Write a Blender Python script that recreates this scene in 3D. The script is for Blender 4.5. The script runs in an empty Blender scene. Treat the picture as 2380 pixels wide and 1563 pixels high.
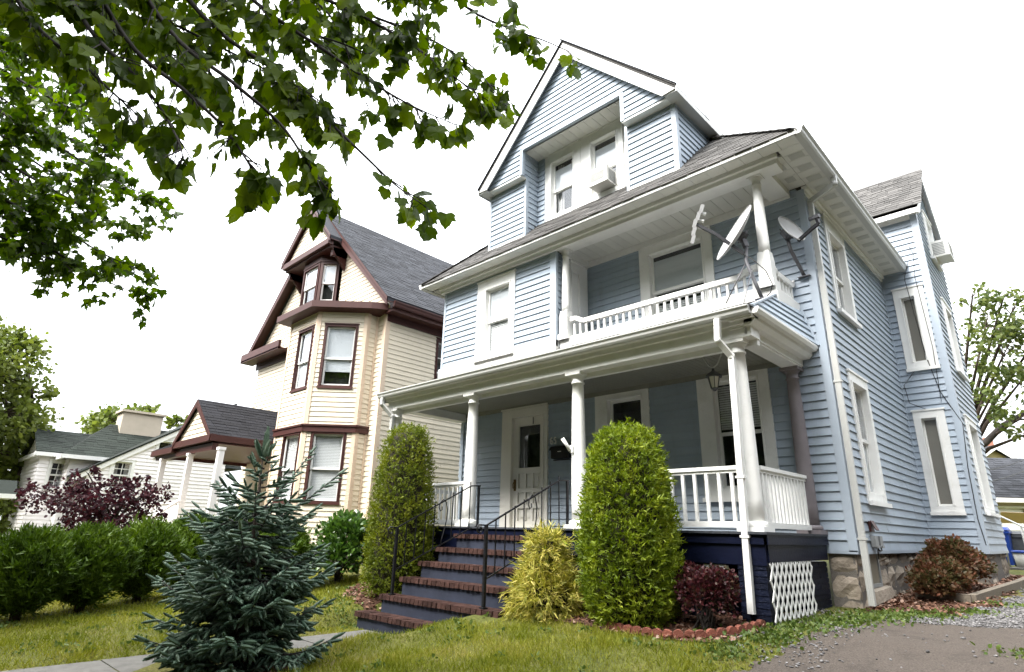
import bpy, bmesh, math, random
import numpy as np
from mathutils import Vector, Matrix

# ---------------------------------------------------------------- camera, sky, sun, exposure
scene = bpy.context.scene
COL = scene.collection
CAM = np.array([2.724, -10.0825, 1.126]); YAW, PIT, ROL, FL = 0.7758, 0.3218, 0.0252, 0.5733
_cy, _sy = math.cos(YAW), math.sin(YAW)
_f0 = np.array([-_sy, _cy, 0]); _r0 = np.array([_cy, _sy, 0]); _u0 = np.array([0, 0, 1.0])
FWD = math.cos(PIT) * _f0 + math.sin(PIT) * _u0
_u1 = -math.sin(PIT) * _f0 + math.cos(PIT) * _u0
RGT = math.cos(ROL) * _r0 + math.sin(ROL) * _u1
UPV = -math.sin(ROL) * _r0 + math.cos(ROL) * _u1
cd = bpy.data.cameras.new('camera'); cam = bpy.data.objects.new('camera', cd); COL.objects.link(cam)
cd.sensor_width = 36; cd.lens = FL * 36; cd.clip_start = 0.05; cd.clip_end = 1000
cam.matrix_world = Matrix([[RGT[i], UPV[i], -FWD[i], CAM[i]] for i in range(3)] + [[0, 0, 0, 1]])
scene.camera = cam

SUN_EL, SUN_AZ = math.radians(52), math.radians(192)     # azimuth from +Y clockwise: behind the camera, a little to its left
world = bpy.data.worlds.new('World'); scene.world = world; world.use_nodes = True
wn = world.node_tree.nodes; wl = world.node_tree.links; wn.clear()
sky = wn.new('ShaderNodeTexSky'); sky.sky_type = 'NISHITA'; sky.sun_disc = False
sky.sun_elevation = SUN_EL; sky.sun_rotation = SUN_AZ; sky.air_density = 1.0; sky.dust_density = 4.0
hs = wn.new('ShaderNodeHueSaturation'); hs.inputs['Saturation'].default_value = 0.22   # an overcast sky: the blue is gone
mx = wn.new('ShaderNodeMix'); mx.data_type = 'RGBA'; mx.inputs['Factor'].default_value = 0.6
mx.inputs['B'].default_value = (9.0, 9.3, 9.6, 1)                        # the even cloud deck
tcw = wn.new('ShaderNodeTexCoord'); sxw = wn.new('ShaderNodeSeparateXYZ'); mrw = wn.new('ShaderNodeMapRange')   # overcast: the zenith is three times the horizon
mrw.inputs[1].default_value = 0; mrw.inputs[2].default_value = 1; mrw.inputs[3].default_value = .5; mrw.inputs[4].default_value = 1.5
vmw = wn.new('ShaderNodeVectorMath'); vmw.operation = 'SCALE'
wl.new(tcw.outputs['Generated'], sxw.inputs[0]); wl.new(sxw.outputs['Z'], mrw.inputs[0]); wl.new(mrw.outputs[0], vmw.inputs['Scale'])
bg = wn.new('ShaderNodeBackground'); bg.inputs['Strength'].default_value = 0.08
wo = wn.new('ShaderNodeOutputWorld')
wl.new(sky.outputs[0], hs.inputs['Color']); wl.new(hs.outputs[0], mx.inputs['A'])
wl.new(mx.outputs['Result'], vmw.inputs[0]); wl.new(vmw.outputs[0], bg.inputs['Color']); wl.new(bg.outputs[0], wo.inputs['Surface'])
sd = bpy.data.lights.new('sun', 'SUN'); sun = bpy.data.objects.new('sun', sd); COL.objects.link(sun)
sd.energy = 1.5; sd.angle = math.radians(28); sd.color = (1.0, 0.96, 0.9)
_sv = Vector((math.sin(SUN_AZ) * math.cos(SUN_EL), math.cos(SUN_AZ) * math.cos(SUN_EL), math.sin(SUN_EL)))
sun.rotation_euler = _sv.to_track_quat('Z', 'Y').to_euler()
sun.location = (-4, -30, 40)
vs = scene.view_settings
vs.view_transform = 'Standard'; vs.look = 'None'; vs.gamma = 1.0; vs.use_curve_mapping = False
vs.exposure = 2.72

# ---------------------------------------------------------------- helpers
rnd = random.Random(7); nr = np.random.default_rng(7)
WM = {}

def at(x, y, depth):
    """point seen at (x, y) of the 2380 px wide view, depth metres along the view axis"""
    F = FL * 2380
    return CAM + depth * (FWD + RGT * ((x - 1190) / F) - UPV * ((y - 781.3) / F))

def project(P):
    d = np.asarray(P, float) - CAM
    z = d @ FWD; zz = np.where(np.abs(z) < 1e-6, 1e-6, z)
    F = FL * 1024
    return 512 + F * (d @ RGT) / zz, 336 - F * (d @ UPV) / zz, z

def props(o, label=None, cat=None, group=None, kind=None):
    if label: o['label'] = label
    if cat: o['category'] = cat
    if group: o['group'] = group
    if kind: o['kind'] = kind
    return o

def attach(o, parent):
    COL.objects.link(o)
    if parent is not None:
        o.parent = parent
        m = WM.get(parent.name)
        o.matrix_parent_inverse = m.inverted() if m is not None else Matrix()
    return o

def thing(name, loc, label, cat, group=None):
    o = bpy.data.objects.new(name, None); o.empty_display_size = .2
    COL.objects.link(o); o.location = loc
    WM[o.name] = Matrix.Translation(loc)
    return props(o, label, cat, group)

def nz(v):
    v = np.asarray(v, float); n = np.linalg.norm(v)
    return v / n if n > 1e-9 else v

class Plane:
    """a vertical wall plane: u runs along it, d out of it"""
    def __init__(s, o, u, n): s.o = np.array(o, float); s.u = nz(u); s.n = nz(n)
    def p(s, u, z, d=0.0):
        q = s.o + s.u * u + s.n * d
        return (q[0], q[1], z)
def PF(y): return Plane((0, y), (1, 0), (0, -1))     # faces the street
def PR(x): return Plane((x, 0), (0, 1), (1, 0))      # faces right
def PL(x): return Plane((x, 0), (0, 1), (-1, 0))     # faces left

class MB:
    def __init__(s): s.v = []; s.f = []; s.sm = []
    def add(s, vs_, fs, smooth=False):
        b = len(s.v); s.v.extend([tuple(map(float, q)) for q in vs_])
        for f in fs: s.f.append(tuple(b + i for i in f)); s.sm.append(smooth)
        return s
    def hexa(s, p):          # p: 4 bottom + 4 top
        return s.add(p, [(3, 2, 1, 0), (4, 5, 6, 7), (0, 1, 5, 4), (1, 2, 6, 5), (2, 3, 7, 6), (3, 0, 4, 7)])
    def box(s, x0, x1, y0, y1, z0, z1):
        return s.hexa([(x0, y0, z0), (x1, y0, z0), (x1, y1, z0), (x0, y1, z0), (x0, y0, z1), (x1, y0, z1), (x1, y1, z1), (x0, y1, z1)])
    def pbox(s, P, u0, u1, z0, z1, d0, d1):
        q = [P.p(u0, z0, d1), P.p(u1, z0, d1), P.p(u1, z0, d0), P.p(u0, z0, d0)]
        return s.hexa(q + [P.p(u0, z1, d1), P.p(u1, z1, d1), P.p(u1, z1, d0), P.p(u0, z1, d0)])
    def obox(s, c, a, b, h):
        c, a, b, h = (np.asarray(t, float) for t in (c, a, b, h))
        return s.hexa([c - a - b - h, c + a - b - h, c + a + b - h, c - a + b - h, c - a - b + h, c + a - b + h, c + a + b + h, c - a + b + h])
    def bar(s, p, q, w, h=None, up=(0, 0, 1)):
        p = np.asarray(p, float); q = np.asarray(q, float); d = nz(q - p)
        a = np.cross(d, up)
        if np.linalg.norm(a) < 1e-4: a = np.cross(d, (1, 0, 0))
        a = nz(a); b = np.cross(a, d); h = w if h is None else h
        return s.obox((p + q) / 2, (q - p) / 2, a * w / 2, b * h / 2)
    def prism(s, poly, off):
        n = len(poly); off = np.asarray(off, float)
        vs_ = [np.asarray(q, float) for q in poly]; vs_ = vs_ + [q + off for q in vs_]
        return s.add(vs_, [tuple(range(n)), tuple(range(2 * n - 1, n - 1, -1))] + [(i, i + n, (i + 1) % n + n, (i + 1) % n) for i in range(n)])
    def tube(s, path, r, n=8, cap=True, smooth=True):
        P = [np.asarray(q, float) for q in path]; m = len(P)
        R = [r] * m if np.isscalar(r) else list(r)
        rings = []; a = None
        for i in range(m):
            d = nz(P[min(i + 1, m - 1)] - P[max(i - 1, 0)])
            if a is None:
                a = np.cross(d, (0, 0, 1))
                if np.linalg.norm(a) < 1e-3: a = np.cross(d, (1, 0, 0))
            a = nz(a - d * np.dot(a, d)); b = np.cross(d, a)
            rings.append([P[i] + R[i] * (math.cos(t) * a + math.sin(t) * b) for t in (2 * math.pi * k / n for k in range(n))])
        vs_ = [q for rg in rings for q in rg]; fs = []
        for i in range(m - 1):
            for k in range(n): fs.append((i * n + k, i * n + (k + 1) % n, (i + 1) * n + (k + 1) % n, (i + 1) * n + k))
        s.add(vs_, fs, smooth)
        if cap:
            b = len(s.v) - m * n
            s.f.append(tuple(b + k for k in range(n))[::-1]); s.sm.append(False)
            s.f.append(tuple(b + (m - 1) * n + k for k in range(n))); s.sm.append(False)
        return s
    def lathe(s, prof, c, n=20, smooth=True):
        vs_ = []; fs = []
        for r, z in prof:
            for k in range(n): t = 2 * math.pi * k / n; vs_.append((c[0] + r * math.cos(t), c[1] + r * math.sin(t), c[2] + z))
        for i in range(len(prof) - 1):
            for k in range(n): fs.append((i * n + k, i * n + (k + 1) % n, (i + 1) * n + (k + 1) % n, (i + 1) * n + k))
        s.add(vs_, fs, smooth)
        b = len(s.v) - len(prof) * n
        s.f.append(tuple(b + k for k in range(n))[::-1]); s.sm.append(False)
        s.f.append(tuple(b + (len(prof) - 1) * n + k for k in range(n))); s.sm.append(False)
        return s
    def build(s, name, m, parent=None, **kw):
        org = None
        if parent is None and kw.pop('recentre', True):
            A = np.array(s.v); org = np.array([(A[:, 0].min() + A[:, 0].max()) / 2, (A[:, 1].min() + A[:, 1].max()) / 2, A[:, 2].min()])
            s.v = [tuple(q) for q in (A - org)]
        me = bpy.data.meshes.new(name); me.from_pydata(s.v, [], s.f); me.materials.append(m)
        me.polygons.foreach_set('use_smooth', s.sm); me.update()
        o = bpy.data.objects.new(name, me)
        if org is not None: o.location = org
        attach(o, parent)
        return props(o, **kw) if kw else o

def np_mesh(name, V, F, m, parent=None, smooth=False, **kw):
    """V (n,3), F (k,3): one joined triangle mesh"""
    me = bpy.data.meshes.new(name); V = np.asarray(V, np.float32); F = np.asarray(F, np.int32)
    me.vertices.add(len(V)); me.vertices.foreach_set('co', V.ravel())
    me.loops.add(F.size); me.loops.foreach_set('vertex_index', F.ravel())
    me.polygons.add(len(F)); me.polygons.foreach_set('loop_start', np.arange(0, F.size, 3, dtype=np.int32))
    me.polygons.foreach_set('loop_total', np.full(len(F), 3, np.int32))
    me.materials.append(m); me.update(calc_edges=True)
    if smooth: me.polygons.foreach_set('use_smooth', np.ones(len(F), bool))
    o = bpy.data.objects.new(name, me); attach(o, parent)
    return props(o, **kw) if kw else o

def inst(tv, tf, pos, T):
    """template copies: T (N,3,3) maps template axes to world"""
    tv = np.asarray(tv, float); tf = np.asarray(tf, int)
    V = np.einsum('nij,kj->nki', T, tv) + pos[:, None, :]
    F = tf[None] + (np.arange(len(pos)) * len(tv))[:, None, None]
    return V.reshape(-1, 3), F.reshape(-1, 3)

def frames(d, roll=None, sx=1.0, sy=1.0, sz=1.0):
    """bases whose y axis is d, spun by roll; columns x, y, z"""
    d = d / np.linalg.norm(d, axis=1, keepdims=True)
    ref = np.where(np.abs(d[:, 2:3]) > .9, np.array([[1., 0, 0]]), np.array([[0, 0, 1.]]))
    x = np.cross(d, ref); x /= np.linalg.norm(x, axis=1, keepdims=True); z = np.cross(x, d)
    if roll is not None:
        c, s = np.cos(roll)[:, None], np.sin(roll)[:, None]; x, z = x * c + z * s, z * c - x * s
    e = lambda q: np.asarray(q).reshape(-1, 1) if np.ndim(q) else q
    return np.stack([x * e(sx), d * e(sy), z * e(sz)], axis=2)

def unit(n, g=nr):
    v = g.normal(size=(n, 3)); return v / np.linalg.norm(v, axis=1, keepdims=True)

# pieces that can be picked apart: the 300 that show largest singly, the rest of them joined
def pieces(items, name, m, limit=300, rest=None):
    """items: (verts, faces, parent); every parent belongs to one thing"""
    sc_ = []
    for V, F, par in items:
        x, y, z = project(V)
        ok = (z > .1)
        if not ok.all(): sc_.append(0.); continue
        inside = (x.max() > 0) & (x.min() < 1024) & (y.max() > 0) & (y.min() < 672)
        a = 0.
        if inside:
            for f in F:
                fx = x[list(f)]; fy = y[list(f)]
                a = max(a, .5 * abs(np.dot(fx, np.roll(fy, -1)) - np.dot(fy, np.roll(fx, -1))))
        sc_.append(a)
    order = np.argsort(-np.array(sc_), kind='stable')
    left = {}
    for r, i in enumerate(order):
        V, F, par = items[i]
        if r < limit and sc_[i] > 0:
            me = bpy.data.meshes.new(name); me.from_pydata([tuple(q) for q in V], [], F); me.materials.append(m)
            attach(bpy.data.objects.new(name, me), par)
        else: left.setdefault(par.name, (par, MB()))[1].add(V, F)
    for par, mb in left.values(): mb.build(name, m, par, kind='stuff')

HEXF = [(3, 2, 1, 0), (4, 5, 6, 7), (0, 1, 5, 4), (1, 2, 6, 5), (2, 3, 7, 6), (3, 0, 4, 7)]

def spans(poly, z0, z1, holes):
    """the stretches of a convex outline between z0 and z1 with the holes cut out: (zlo, zhi, a0, b0, a1, b1)"""
    def ext(z):
        xs = []
        n = len(poly)
        for i in range(n):
            (u0, w0), (u1, w1) = poly[i], poly[(i + 1) % n]
            if abs(w1 - w0) < 1e-9:
                if abs(w0 - z) < 1e-6: xs += [u0, u1]
            elif min(w0, w1) - 1e-6 <= z <= max(w0, w1) + 1e-6: xs.append(u0 + (u1 - u0) * (z - w0) / (w1 - w0))
        return (min(xs), max(xs)) if xs else None
    cuts = {z0, z1}
    zmin = min(q[1] for q in poly); zmax = max(q[1] for q in poly)
    for h in holes:
        for z in (h[2], h[3]):
            if z0 + .012 < z < z1 - .012: cuts.add(z)
    for u, w in poly:
        if z0 + .012 < w < z1 - .012: cuts.add(w)
    cuts = sorted(cuts); out = []
    for lo, hi in zip(cuts[:-1], cuts[1:]):
        if hi < zmin + .005 or lo > zmax - .005: continue
        e0, e1 = ext(max(lo, zmin) + 1e-5), ext(min(hi, zmax) - 1e-5)
        if e0 is None or e1 is None: continue
        segs = [(e0[0], e0[1], e1[0], e1[1])]
        zm = (lo + hi) / 2
        for h in holes:
            if h[2] + .013 > zm and not (h[2] <= zm): continue
            if not (h[2] <= zm <= h[3]): continue
            ns = []
            for a0, b0, a1, b1 in segs:
                if h[1] <= min(a0, a1) or h[0] >= max(b0, b1): ns.append((a0, b0, a1, b1)); continue
                if h[0] > max(a0, a1): ns.append((a0, h[0], a1, h[0]))
                if h[1] < min(b0, b1): ns.append((h[1], b0, h[1], b1))
            segs = ns
        for a0, b0, a1, b1 in segs:
            if max(b0 - a0, b1 - a1) > .015: out.append((max(lo, zmin), min(hi, zmax), a0, max(b0, a0), a1, max(b1, a1)))
    return out

def siding(P, poly, pitch, holes, house, mats, store, zb=None, back=.10, lip=.032, name='wall'):
    """clapboards on an outline: the wall behind is one mesh, every board a piece under it"""
    zmin = min(q[1] for q in poly); zmax = max(q[1] for q in poly)
    z = zmin if zb is None else zb - math.ceil((zb - zmin) / pitch) * pitch
    wall = MB(); bl = []
    while z < zmax - .005:
        for lo, hi, a0, b0, a1, b1 in spans(poly, max(z, zmin), min(z + pitch, zmax), holes):
            d0 = lip - (lip - .006) * (lo - z) / pitch; d1 = lip - (lip - .006) * (hi - z) / pitch
            cut = []          # long courses are lapped from two or three lengths
            if min(b0 - a0, b1 - a1) > 2.6:
                q = rnd.uniform(.9, 2.4)
                while q < min(b0 - a0, b1 - a1) - .7: cut.append(max(a0, a1) + q); q += rnd.uniform(1.8, 3.6)
            ee = [(a0, a1)] + [(q, q) for q in cut] + [(b0, b1)]
            for (l0, l1), (m0, m1) in zip(ee[:-1], ee[1:]):
                k_ = .0025 if cut else 0; jd = rnd.uniform(-.003, .003) if cut else 0
                bl.append((np.array([P.p(l0 + k_, lo, d0 + jd), P.p(m0 - k_, lo, d0 + jd), P.p(m0 - k_, lo, .001), P.p(l0 + k_, lo, .001), P.p(l1 + k_, hi, d1), P.p(m1 - k_, hi, d1), P.p(m1 - k_, hi, .001), P.p(l1 + k_, hi, .001)]), HEXF))
            wall.hexa([P.p(a0, lo, 0), P.p(b0, lo, 0), P.p(b0, lo, -back), P.p(a0, lo, -back), P.p(a1, hi, 0), P.p(b1, hi, 0), P.p(b1, hi, -back), P.p(a1, hi, -back)])
        z += pitch
    w = wall.build(name, mats, house)
    for V, F in bl: store.append((V, F, w))
    return w

def shingles(o, u, v, poly, roof, store, exp=.14, tab=.30, t=.012):
    """tabs in courses on a roof plane: o origin, u along the eave, v up the slope, outline in (u, v)"""
    u = nz(u); v = nz(v); n = nz(np.cross(u, v)); o = np.asarray(o, float)
    if n[2] < 0: n = -n
    vmin = min(q[1] for q in poly); vmax = max(q[1] for q in poly)
    k = 0; z = vmin
    while z < vmax - .01:
        for lo, hi, a0, b0, a1, b1 in spans(poly, z, min(z + exp, vmax), []):
            x = min(a0, a1) - rnd.random() * .2 - (k % 2) * tab / 2
            while x < max(b0, b1):
                x1 = x + tab * rnd.uniform(.75, 1.2)
                q0, q1 = max(x, a0), min(x1 - .007, b0); r0, r1 = max(x, a1), min(x1 - .007, b1)
                if q1 - q0 > .02 or r1 - r0 > .02:
                    q1 = max(q1, q0); r1 = max(r1, r0); tt = t * rnd.uniform(.8, 1.7); dz = rnd.uniform(0, .012)
                    c = [(q0, lo - dz, tt), (q1, lo - dz, tt), (q1, lo - dz, 0), (q0, lo - dz, 0), (r0, hi, tt * .45), (r1, hi, tt * .45), (r1, hi, 0), (r0, hi, 0)]
                    store.append((np.array([o + u * a + v * b + n * d for a, b, d in c]), HEXF, roof))
                x = x1
        z += exp; k += 1

# ---------------------------------------------------------------- materials
def nt(name):
    m = bpy.data.materials.new(name); m.use_nodes = True; t = m.node_tree; t.nodes.clear()
    out = t.nodes.new('ShaderNodeOutputMaterial'); return m, t, out

def ramp(t, pts):
    r = t.nodes.new('ShaderNodeValToRGB'); e = r.color_ramp.elements
    while len(e) < len(pts): e.new(.5)
    for q, (p, c) in zip(e, pts): q.position = p; q.color = (*c, 1)
    return r

def mat(name, c, rough=.5, var=.06, scale=3., bump=0., bscale=60., spec=.4, stain=None, stain_amt=.0, stain_scale=1.2, streak=None, perobj=0., metal=0., stretch=None):
    m, t, out = nt(name); N, L = t.nodes, t.links
    b = N.new('ShaderNodeBsdfPrincipled'); L.new(b.outputs[0], out.inputs[0])
    b.inputs['Roughness'].default_value = rough; b.inputs['Specular IOR Level'].default_value = spec; b.inputs['Metallic'].default_value = metal
    tc = N.new('ShaderNodeTexCoord'); src = tc.outputs['Object']
    if stretch:
        mp = N.new('ShaderNodeMapping'); mp.inputs['Scale'].default_value = stretch; L.new(src, mp.inputs[0]); src = mp.outputs[0]
    nz_ = N.new('ShaderNodeTexNoise'); nz_.inputs['Scale'].default_value = scale; nz_.inputs['Detail'].default_value = 6; nz_.inputs['Roughness'].default_value = .65
    L.new(src, nz_.inputs['Vector'])
    lo = [max(0, q * (1 - var)) for q in c]; hi = [q * (1 + var) for q in c]
    r = ramp(t, [(.3, lo), (.7, hi)]); L.new(nz_.outputs['Fac'], r.inputs[0]); col = r.outputs[0]
    if stain:
        n2 = N.new('ShaderNodeTexNoise'); n2.inputs['Scale'].default_value = stain_scale; n2.inputs['Detail'].default_value = 9; n2.inputs['Roughness'].default_value = .75
        ss = src
        if streak:
            mq = N.new('ShaderNodeMapping'); mq.inputs['Scale'].default_value = streak; L.new(src, mq.inputs[0]); ss = mq.outputs[0]
        L.new(ss, n2.inputs['Vector']); mr = N.new('ShaderNodeMapRange'); mr.inputs[1].default_value = .52; mr.inputs[2].default_value = .75; mr.inputs[4].default_value = stain_amt
        L.new(n2.outputs['Fac'], mr.inputs[0]); mi = N.new('ShaderNodeMix'); mi.data_type = 'RGBA'; mi.inputs['B'].default_value = (*stain, 1)
        L.new(mr.outputs[0], mi.inputs['Factor']); L.new(col, mi.inputs['A']); col = mi.outputs['Result']
    if perobj:
        gi = N.new('ShaderNodeNewGeometry'); oi = N.new('ShaderNodeObjectInfo')
        ad = N.new('ShaderNodeMath'); ad.operation = 'ADD'; L.new(gi.outputs['Random Per Island'], ad.inputs[0]); L.new(oi.outputs['Random'], ad.inputs[1])
        fr = N.new('ShaderNodeMath'); fr.operation = 'FRACT'; L.new(ad.outputs[0], fr.inputs[0])
        mr = N.new('ShaderNodeMapRange'); mr.inputs[3].default_value = 1 - perobj; mr.inputs[4].default_value = 1 + perobj
        L.new(fr.outputs[0], mr.inputs[0]); hv = N.new('ShaderNodeHueSaturation'); L.new(mr.outputs[0], hv.inputs['Value']); L.new(col, hv.inputs['Color']); col = hv.outputs[0]
    L.new(col, b.inputs['Base Color'])
    if bump:
        n3 = N.new('ShaderNodeTexNoise'); n3.inputs['Scale'].default_value = bscale; n3.inputs['Detail'].default_value = 5
        L.new(src, n3.inputs['Vector']); bp = N.new('ShaderNodeBump'); bp.inputs['Strength'].default_value = bump; bp.inputs['Distance'].default_value = .02
        L.new(n3.outputs['Fac'], bp.inputs['Height']); L.new(bp.outputs[0], b.inputs['Normal'])
    return m

def leafmat(name, cols, trans=.35, rough=.45, spec=.3, noise=None):
    """leaves: colour differs leaf by leaf; part of the light comes through"""
    m, t, out = nt(name); N, L = t.nodes, t.links
    g = N.new('ShaderNodeNewGeometry'); oi = N.new('ShaderNodeObjectInfo')
    ad = N.new('ShaderNodeMath'); ad.operation = 'ADD'; L.new(g.outputs['Random Per Island'], ad.inputs[0]); L.new(oi.outputs['Random'], ad.inputs[1])
    fr = N.new('ShaderNodeMath'); fr.operation = 'FRACT'; L.new(ad.outputs[0], fr.inputs[0]); src = fr.outputs[0]
    if noise:
        tc = N.new('ShaderNodeTexCoord'); n = N.new('ShaderNodeTexNoise'); n.inputs['Scale'].default_value = noise; n.inputs['Detail'].default_value = 3
        L.new(tc.outputs['Object'], n.inputs['Vector'])
        mr = N.new('ShaderNodeMapRange'); mr.inputs[1].default_value = .3; mr.inputs[2].default_value = .7; L.new(n.outputs['Fac'], mr.inputs[0])
        mi = N.new('ShaderNodeMath'); mi.operation = 'MULTIPLY_ADD'; mi.inputs[1].default_value = .45; L.new(src, mi.inputs[0])
        m5 = N.new('ShaderNodeMath'); m5.operation = 'MULTIPLY'; m5.inputs[1].default_value = .55; L.new(mr.outputs[0], m5.inputs[0]); L.new(m5.outputs[0], mi.inputs[2]); src = mi.outputs[0]
    r = ramp(t, [(i / (len(cols) - 1), c) for i, c in enumerate(cols)]); L.new(src, r.inputs[0])
    b = N.new('ShaderNodeBsdfPrincipled'); b.inputs['Roughness'].default_value = rough; b.inputs['Specular IOR Level'].default_value = spec
    L.new(r.outputs[0], b.inputs['Base Color'])
    tl = N.new('ShaderNodeBsdfTranslucent'); hv = N.new('ShaderNodeHueSaturation'); hv.inputs['Value'].default_value = 1.25; hv.inputs['Saturation'].default_value = 1.1
    L.new(r.outputs[0], hv.inputs['Color']); L.new(hv.outputs[0], tl.inputs['Color'])
    ms = N.new('ShaderNodeMixShader'); ms.inputs[0].default_value = trans; L.new(b.outputs[0], ms.inputs[1]); L.new(tl.outputs[0], ms.inputs[2]); L.new(ms.outputs[0], out.inputs[0])
    return m

def glassmat(name, tint=(.985, .992, .99), ior=1.5, wave=.02):
    m, t, out = nt(name); N, L = t.nodes, t.links
    lw = N.new('ShaderNodeLayerWeight'); lw.inputs['Blend'].default_value = .5
    pw = N.new('ShaderNodeMath'); pw.operation = 'POWER'; pw.inputs[1].default_value = 4.2; L.new(lw.outputs['Facing'], pw.inputs[0])
    ma = N.new('ShaderNodeMath'); ma.operation = 'MULTIPLY_ADD'; ma.inputs[1].default_value = .9; ma.inputs[2].default_value = .05; L.new(pw.outputs[0], ma.inputs[0])
    gl = N.new('ShaderNodeBsdfGlossy'); gl.inputs['Roughness'].default_value = .015; gl.inputs['Color'].default_value = (.95, .97, 1, 1)
    tr = N.new('ShaderNodeBsdfTransparent'); tr.inputs['Color'].default_value = (*tint, 1)
    tc = N.new('ShaderNodeTexCoord'); n = N.new('ShaderNodeTexNoise'); n.inputs['Scale'].default_value = 2.5; L.new(tc.outputs['Object'], n.inputs['Vector'])
    bp = N.new('ShaderNodeBump'); bp.inputs['Strength'].default_value = wave; L.new(n.outputs['Fac'], bp.inputs['Height']); L.new(bp.outputs[0], gl.inputs['Normal'])
    ms = N.new('ShaderNodeMixShader'); L.new(ma.outputs[0], ms.inputs[0]); L.new(tr.outputs[0], ms.inputs[1]); L.new(gl.outputs[0], ms.inputs[2]); L.new(ms.outputs[0], out.inputs[0])
    return m

M = {}
M['blue'] = mat('blue_vinyl', (.33, .388, .456), .5, .05, 1.6, .05, 90, .3, (.23, .255, .27), .55, 1.6, streak=(1.6, 1.6, .35), perobj=.045)
M['bluetrim'] = mat('pale_blue_trim', (.35, .405, .47), .45, .04, 2)
M['white'] = mat('white_paint', (.76, .76, .74), .42, .035, 2.2, .04, 70, .4, (.42, .42, .37), .38, 1.7)
M['soffit'] = mat('soffit_panel_paint', (.62, .62, .585), .5, .04, 2, stain=(.45, .45, .4), stain_amt=.25, perobj=.03)
M['vent'] = mat('vented_soffit', (.44, .445, .42), .6, .05, 40, perobj=.04)
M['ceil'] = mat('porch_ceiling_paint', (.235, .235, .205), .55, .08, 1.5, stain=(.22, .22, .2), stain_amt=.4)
M['gutter'] = mat('gutter_metal', (.46, .465, .45), .4, .05, 1.2, stain=(.35, .35, .32), stain_amt=.5, stain_scale=2.4)
M['grey'] = mat('grey_shingle', (.080, .077, .074), .9, .22, 30, .35, 160, .2, perobj=.32)
M['slate'] = mat('dark_slate_shingle', (.034, .036, .042), .9, .2, 30, .35, 160, .2, perobj=.3)
M['black'] = mat('black_shingle', (.013, .013, .016), .9, .2, 30, .3, 160, .2, perobj=.3)
M['greenroof'] = mat('dark_green_shingle', (.019, .024, .020), .9, .2, 30, .3, 160, .2, perobj=.3)
M['navy'] = mat('navy_paint', (.002, .004, .017), .5, .15, 4, .15, 30, .2)
M['navybrick'] = mat('navy_painted_brick', (.0035, .006, .018), .55, .2, 10, .5, 50, .2, perobj=.25)
M['deck'] = mat('grey_deck_board', (.032, .036, .045), .7, .2, 8)
M['cream'] = mat('cream_vinyl', (.62, .55, .435), .5, .04, 1.6, .04, 90, .3, (.5, .44, .36), .4, 1.4, streak=(1.6, 1.6, .35), perobj=.035)
M['tan'] = mat('tan_trim', (.60, .475, .36), .5, .04, 2)
M['maroon'] = mat('maroon_trim', (.050, .014, .011), .5, .12, 4)
M['whitevinyl'] = mat('white_vinyl', (.80, .77, .77), .5, .03, 2, perobj=.025)
M['yellow'] = mat('ochre_clapboard', (.33, .28, .12), .6, .06, 2, perobj=.05)
M['garage'] = mat('beige_render', (.46, .40, .32), .8, .06, 3)
M['stone'] = mat('field_stone', (.30, .255, .205), .85, .28, 5, .8, 22, .25, (.14, .12, .10), .55, 3.5, perobj=.16)
M['mortar'] = mat('grey_mortar', (.15, .135, .12), .9, .15, 12, .5, 60)
M['brick'] = mat('red_brown_brick', (.044, .023, .019), .92, .35, 14, .5, 60, .1, (.03, .02, .02), .5, 6, perobj=.28)
M['chimneybrick'] = mat('chimney_brick', (.28, .12, .08), .8, .2, 14, perobj=.2)
M['edging'] = mat('red_edging_concrete', (.20, .072, .05), .8, .25, 10, .5, 50, .2, perobj=.2)
M['riser'] = mat('blue_grey_step_paint', (.022, .027, .045), .85, .14, 4, .12, 40, .3, (.05, .055, .07), .5, 3)
M['iron'] = mat('black_wrought_iron', (.012, .012, .015), .4, .2, 8, metal=.3)
M['dish'] = mat('grey_dish_metal', (.50, .50, .51), .4, .05, 5)
M['darkmetal'] = mat('dark_grey_metal', (.10, .10, .11), .45, .12, 8, metal=.3)
M['copper'] = mat('grey_brown_column_paint', (.19, .17, .18), .5, .1, 3)
M['ac'] = mat('white_plastic', (.66, .66, .63), .45, .03, 3, stain=(.42, .42, .4), stain_amt=.3)
M['grille'] = mat('grey_grille', (.26, .27, .27), .6, .1, 20)
M['glass'] = glassmat('window_glass')
M['oldglass'] = glassmat('old_window_glass', wave=.12)
M['room'] = mat('dark_room', (.03, .03, .03), .9)
M['shade'] = mat('white_window_shade', (.52, .545, .58), .8, .03, 2)
M['blind'] = mat('white_blind_slat', (.60, .61, .62), .6, .02, 2)
M['curtain'] = mat('grey_curtain', (.34, .33, .31), .9, .15, 9)
M['panelglass'] = mat('taupe_window_film', (.17, .165, .145), .25, .06, 2, spec=.5)
M['door'] = mat('cream_white_door', (.70, .68, .62), .4, .03, 3)
M['brass'] = mat('dull_brass', (.20, .13, .05), .35, .1, 9, metal=.8)
M['mailbox'] = mat('black_mailbox_metal', (.008, .008, .009), .4, .1, 9)
M['lampglass'] = mat('frosted_lamp_glass', (.55, .53, .45), .3, .04, 6)
M['cellar'] = mat('cellar_window_board', (.20, .18, .14), .6, .1, 3)
M['concrete'] = mat('path_concrete', (.13, .125, .115), .9, .22, 6, .35, 90, .2, (.17, .17, .15), .45, 2.2)
M['timber'] = mat('grey_bed_timber', (.17, .145, .115), .85, .2, 6, .4, 30, .2, stretch=(1, 6, 6))
M['bark'] = mat('grey_brown_bark', (.060, .046, .036), .9, .35, 14, .9, 30, .2)
M['twig'] = mat('dark_twig_bark', (.026, .021, .018), .85, .25, 20)
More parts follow.
